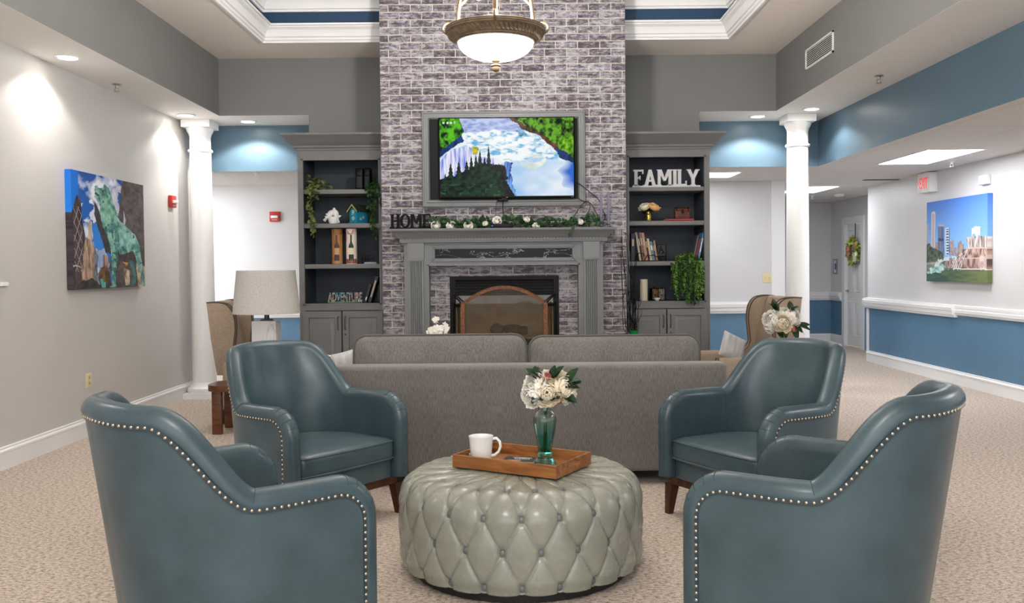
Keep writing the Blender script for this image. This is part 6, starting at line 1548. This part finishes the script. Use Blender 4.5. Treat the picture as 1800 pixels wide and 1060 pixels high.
def pillow_mesh(a, b, thk, n=14):
    g = M()
    for s in (-1, 1):
        def fn(u, v):
            x, y = 2 * u - 1, 2 * v - 1; k = (1 - abs(x) ** 2.6) * (1 - abs(y) ** 2.6); q = 1 - .06 * (x * x * y * y < .5) * 0; pin = 1 - .07 * (1 - abs(y) ** 2) * abs(x) ** 3; pin2 = 1 - .07 * (1 - abs(x) ** 2) * abs(y) ** 3
            return (x * a * pin, s * thk * max(0, k) ** .5 - 0, y * b * pin2)
        g.grid(fn, n, n)
    return g
o = solo('throw_pillow', pillow_mesh(.115, .115, .05), pillow_m, 'pale striped throw pillow on the right tan wing chair', 'pillow', smooth=80, loc=(1.80, 7.47, .585), rot=(-.35, .45, math.radians(14)))
t = thing('throw_pillow', 'cream tasselled throw pillow peeking out at the left end of the sofa', 'pillow', (-.975, 5.50, .655)); t.rotation_euler = (-.15, -.28, .15)
obj('pillow_cover', pillow_mesh(.115, .12, .05), pillow_m, t, smooth=80)
for sx, sz in ((-1, 1), (1, 1), (-1, -1), (1, -1)):
    g = M()
    for k in range(9): a = k * .7; g.tube([(sx * .107, 0, sz * .111), (sx * (.122 + .004 * math.cos(a)), .006 * math.sin(a), sz * .118), (sx * (.137 + .009 * math.cos(a)), .012 * math.sin(a), sz * (.124 + .008 * math.sin(a * 2)))], .003, 5)
    obj('tassel', g, petal_w, t)
# vase, flowers and glass on the right side table
vz2 = Vector((DY(1377, 597, 6.62).x, 6.62, .501)); 
solo('glass_vase', M().lathe([(0, 0), (.042, 0), (.045, .006), (.04, .12), (.046, .225), (.0445, .225), (.0385, .12), (.041, .012), (0, .01)], 40), clear_glass, 'clear glass vase of white flowers in front of the right wing chair', 'vase', loc=vz2)
pb2 = vz2 + Vector((0, 0, .02)); bl = []; lv = []
for px, py, dy, R_, mt, dv in ((1356, 562, -.03, .062, petal_w, (-.7, -.7, .2)), (1376, 569, -.07, .060, petal_c, (-.1, -1, 0)), (1378, 550, 0, .055, petal_w, (0, -.5, 1)), (1396, 557, -.03, .060, petal_w, (.6, -.7, .3)), (1391, 568, -.04, .045, petal_c, (.5, -.9, 0)), (1352, 575, -.01, .045, petal_w, (-.8, -.4, -.3)), (1370, 558, .07, .05, petal_w, (-.2, .8, .4)), (1390, 560, .07, .05, petal_w, (.3, .8, .4)), (1396, 580, -.05, .02, petal_p, (.4, -.8, -.3))):
    q = DY(px, py, vz2.y + dy) - pb2; bl.append((q.x, q.y, q.z, R_, mt, dv))
for px, py, d in ((1366, 548, (-.5, -.2, .9)), (1362, 545, (-.3, -.2, .9)), (1392, 546, (.3, -.2, .7)), (1399, 572, (.8, -.5, -.7)), (1404, 572, (.9, -.2, -.1)), (1368, 582, (0, -1, -.3)), (1395, 578, (.5, -.7, -.9))):
    q = DY(px, py, vz2.y - .03) - pb2; lv.append((q.x * .9, q.y, q.z, d))
bouquet(pb2, bl, lv, 'white peony bouquet in the clear vase before the right wing chair', seed=6, lL=.085, lw=.022, neck=.20)
solo('glass_candle_holder', M().lathe([(0, 0), (.034, 0), (.034, .004), (.006, .012), (.006, .13), (.02, .15), (.024, .24), (.0225, .24), (.018, .153), (0, .146)], 28), clear_glass, 'slim clear glass beside the white flowers before the right wing chair', 'glass', loc=(DY(1356, 590, 6.55).x, 6.55, .501))
# ------------------------------------------------------------------ orchid and black branches by the hearth
ob = Vector((-.585, 7.05, 0)); t = thing('potted_orchid', 'white orchid blooming in front of the fireplace, just above the sofa', 'orchid', ob)
obj('pot', M().lathe([(0, 0), (.075, 0), (.095, .17), (.1, .18), (.09, .18), (.085, .16), (0, .155)], 32), white_cer, t)
g = M()
for k in range(7): a = k * .9; leaf_geo(g, (0, 0, .16), (math.cos(a), math.sin(a), .55), (0, 0, 1), .2, .03, n=6)
obj('leaves', g, leaf_m, t)
def oq(px, py, Y=7.05): return DY(px, py, Y) - ob
g = M(); g.tube([(0, 0, .16), (.01, 0, .45), (.03, -.01, .72), tuple(oq(782, 573)), tuple(oq(766, 562) + Vector((0, .01, 0)))], .004, 6); obj('stem', g, leaf_m, t)
def orchid_bloom(R_):
    g = M()
    for k in range(5):
        a = PI / 2 + 2 * PI * k / 5; L = R_ * (1.0 if k not in (1, 4) else 1.1); w = R_ * (.36 if k not in (1, 4) else .58); d = Vector((math.cos(a), -.15, math.sin(a))); leaf_geo(g, (0, 0, 0), d, (0, -1, 0), L, w, .15, 5)
    g.sphere((0, -.012, -.004), R_ * .2, 8, 6); return g
for px, py, R_, rz in ((766, 562, .03, .5), (763, 582, .048, .4), (771, 580, .046, .1), (779, 580, .05, -.4), (782, 573, .036, -.8), (767, 591, .05, .2), (756, 586, .034, .6)):
    obj('orchid_bloom', orchid_bloom(R_), petal_w, t, smooth=60, loc=oq(px, py), rot=(0, .3 * math.sin(px), rz))
bv = Vector((DY(1114, 590, 7.5).x, 7.5, 0)); green_foil = paint('shiny green ceramic', (14, 120, 56), .2, .1, 20); zv = DY(1114, 580.5, 7.5).z
solo('floor_vase', M().lathe([(0, 0), (.06, 0), (.07, .02), (.045, .3), (.036, zv - .08), (.034, zv - .03), (.041, zv), (.037, zv), (.03, zv - .04), (.03, .1), (0, .09)], 32), green_foil, 'slender shiny green floor vase holding the black branches', 'vase', loc=bv)
t = thing('dry_branches', 'tall bundle of bare black branches beside the right bookcase', 'branches', bv + Vector((0, 0, .12))); r = random.Random(21)
for k in range(20):
    top = DY(r.choice((1090, 1094, 1098, 1101, 1103, 1105, 1107, 1110, 1114, 1118, 1122, 1126)) + r.uniform(-2, 2), r.uniform(402, 505) if k > 3 else r.uniform(400, 420), 7.5 + r.uniform(-.08, .06)) - bv - Vector((0, 0, .12))
    if k > 14: top = DY(r.uniform(1112, 1127), r.uniform(470, 530), 7.45) - bv - Vector((0, 0, .12))
    g = M(); pts = []; mid = Vector((r.uniform(-.04, .035), 0, 0)); ph = r.random() * 6
    for q in range(19):
        f = q / 18; p = Vector((top.x * f ** 1.4, top.y * f ** 1.4, top.z * f)) + mid * math.sin(PI * f) + Vector((.008 * math.sin(9 * f + ph), .008 * math.cos(7 * f + ph), 0)) * f
        neck = (zv - .12) / top.z
        if f < neck: p.x *= .6; p.y *= .6; p.x = max(-.02, min(.02, p.x)); p.y = max(-.02, min(.02, p.y))
        pts.append(p)
    if k == 1: pts += [pts[-1] + Vector((-.02, 0, .02)), pts[-1] + Vector((-.05, 0, .03))]
    g.tube(pts, [.0042 - .0026 * q / len(pts) for q in range(len(pts))], 6)
    for q in (8, 11, 14):
        d = Vector((r.uniform(-1, 1), r.uniform(-.5, .5), 2.2)).normalized() * r.uniform(.06, .13); g.tube([pts[q], pts[q] + d * .5 + Vector((.006, 0, 0)), pts[q] + d], [.0024, .0018, .0012], 5)
    obj('branch', g, black_iron, t)
# ------------------------------------------------------------------ small things on the walls
def alarm(loc, rz, w, h, label):
    t = thing('fire_alarm', label, 'fire alarm', loc, rz, 'red fire alarm strobes'); g = M()
    obj('housing', M().rbox(-w / 2, w / 2, -.035, 0, -h / 2, h / 2, .006), red_m, t)
    obj('strobe_lens', M().rbox(-w * .34, w * .34, -.062, -.03, -h * .16, h * .10, .008), white_cer, t)
    obj('white_print', fit_text('FIRE', w * .5, h * .10, .0015, .01), white_pr, t, loc=(-w * .25, -.0362, -h * .38)); return t
alarm((XL, 8.71, 1.918), PI / 2, .125, .112, 'red fire alarm strobe on the left wall near the column')
p = DY(484, 381, YK); alarm((p.x, YK, p.z), 0, .125, .118, 'red fire alarm strobe on the white back wall behind the lamp')
def plate(loc, rz, w, h, kind, label, nm):
    t = thing(nm, label, 'outlet' if kind == 'outlet' else 'light switch', loc, rz); obj('cover_plate', M().rbox(-w / 2, w / 2, -.007, 0, -h / 2, h / 2, .003), ivory, t)
    if kind == 'outlet':
        for z in (-.022, .022):
            o = obj('receptacle', M().lathe([(0, .0005), (.016, .0005), (.0165, 0), (0, 0)], 20).xf(Matrix.Translation((0, -.007, z)) @ Matrix.Rotation(PI / 2, 4, 'X')), paint('ivory face', (206, 188, 138), .4), t)
            g = M()
            for x in (-.006, .006): g.box(x - .0012, x + .0012, -.0082, -.0072, z - .005, z + .005)
            obj('slot', g, black, o)
    else:
        for x in (-.024, .024): obj('toggle', M().rbox(x - .006, x + .006, -.018, -.006, -.006, .012, .002), ivory, t)
plate((XL, 6.96, .425), PI / 2, .085, .105, 'outlet', 'ivory power outlet low on the left grey wall', 'power_outlet')
p = DY(1348.5, 488.5, YK); plate((p.x, YK, p.z), 0, .112, .112, 'switch', 'ivory double light switch on the white back wall beside the right column', 'light_switch')
solo('wall_bracket', M().rbox(-.04, .04, -.02, 0, -.012, .012, .004), trim_white, 'tiny white bracket on the left wall at the left edge', 'bracket', loc=(XL, 5.82, 1.18), rot=(0, 0, PI / 2))
# exit sign
t = thing('exit_sign', 'white box EXIT sign with red letters on the right wall', 'exit sign', (XR, 10.03, 2.148), -PI / 2)
obj('housing', M().rbox(-.145, .145, -.092, 0, -.105, .108, .005), trim_white, t)
redl = emit('exit letter red', (214, 40, 30), .35)
obj('letters', fit_text('EXIT', .19, .12, .002, .012), redl, t, loc=(-.085, -.0935, -.062))
g = M(); g.prism([(-.128, .0), (-.105, .028), (-.098, .022), (-.116, 0), (-.098, -.022), (-.105, -.028)], 'y', -.0935, -.091); obj('arrow', g, redl, t)
obj('mount', B(-.03, .03, -.07, -.02, .108, .12), trim_white, t)
t = thing('wall_sensor', 'small white sensor box on the right wall above the fountain canvas', 'sensor', (XR, 8.86, 2.07), -PI / 2); obj('housing', M().rbox(-.075, .075, -.045, 0, -.045, .045, .008), trim_white, t); obj('sensor_front', M().rbox(-.03, .03, -.052, -.044, -.02, .02, .003), white_cer, t)
# little framed picture by the far door
t = thing('framed_picture', 'little framed notice on the far wall left of the white door', 'picture', (XE, 14.62, 1.235), -PI / 2)
obj('frame', frame_rings(M(), [(0, 0), (0, -.015), (.012, -.018), (.018, -.01), (.018, 0)], -.085, .085, -.12, .12), paint('frame silver grey', (128, 130, 134), .4), t)
obj('print', B(-.07, .07, -.006, 0, -.105, .105), paint('print paper', (226, 228, 230), .6), t); obj('print_figure', B(-.03, .035, -.0068, -.006, -.05, .05), paint('print blue', (74, 104, 150), .6, .4, 60), t)
# wreath
wy, wz = DX(1505, 441, XE).y, DX(1505, 441, XE).z
t = thing('flower_wreath', 'green and pink flower wreath hanging on the far white door', 'wreath', (XE - .012, wy, wz), -PI / 2); r = random.Random(4); g = M(); g2 = M()
for k in range(230):
    a = r.random() * 2 * PI; R_ = .155 + r.uniform(-.035, .035); leaf_geo(g if r.random() < .5 else g2, (R_ * math.cos(a), -.02 - r.random() * .05, R_ * math.sin(a)), Vector((math.cos(a), -.4, math.sin(a))) * .7 + rv(r) * .9, (0, -1, 0), .06, .02, n=3)
obj('foliage', g, leaf_bright, t); obj('yellow_foliage', g2, paint('chartreuse leaves', (190, 204, 80), .6, .2, 40), t)
for a, m_, R_ in ((2.9, petal_p, .055), (3.4, petal_p, .05), (1.2, petal_p, .045), (5.4, petal_w, .06), (5.9, petal_w, .045), (4.7, petal_p, .045), (.5, petal_p, .045), (2.0, petal_w, .04)):
    o = obj('bloom', bloom_mesh(R_, int(a * 10), 4), m_, t, smooth=60, loc=(.155 * math.cos(a), -.06, .155 * math.sin(a))); aim(o, (0, -1, .1))
obj('base_ring', M().tube([(.15 * math.cos(2 * PI * k / 24), -.025, .15 * math.sin(2 * PI * k / 24)) for k in range(24)], .02, 8, loop=True), dark_wood, t)
obj('hanger', B(-.012, .012, -.004, .0, .12, 1.895 - wz), black_iron, t)

q0, q1 = DZ(1518, 316, ZT), DZ(1577, 316, ZT)
solo('air_slot', B(q0.x, q1.x, q0.y - .04, q0.y + .04, ZT - .006, ZT - .0006), MATS['vent shadow grey'], 'thin dark air slot in the tiled ceiling left of the exit sign', 'air vent')
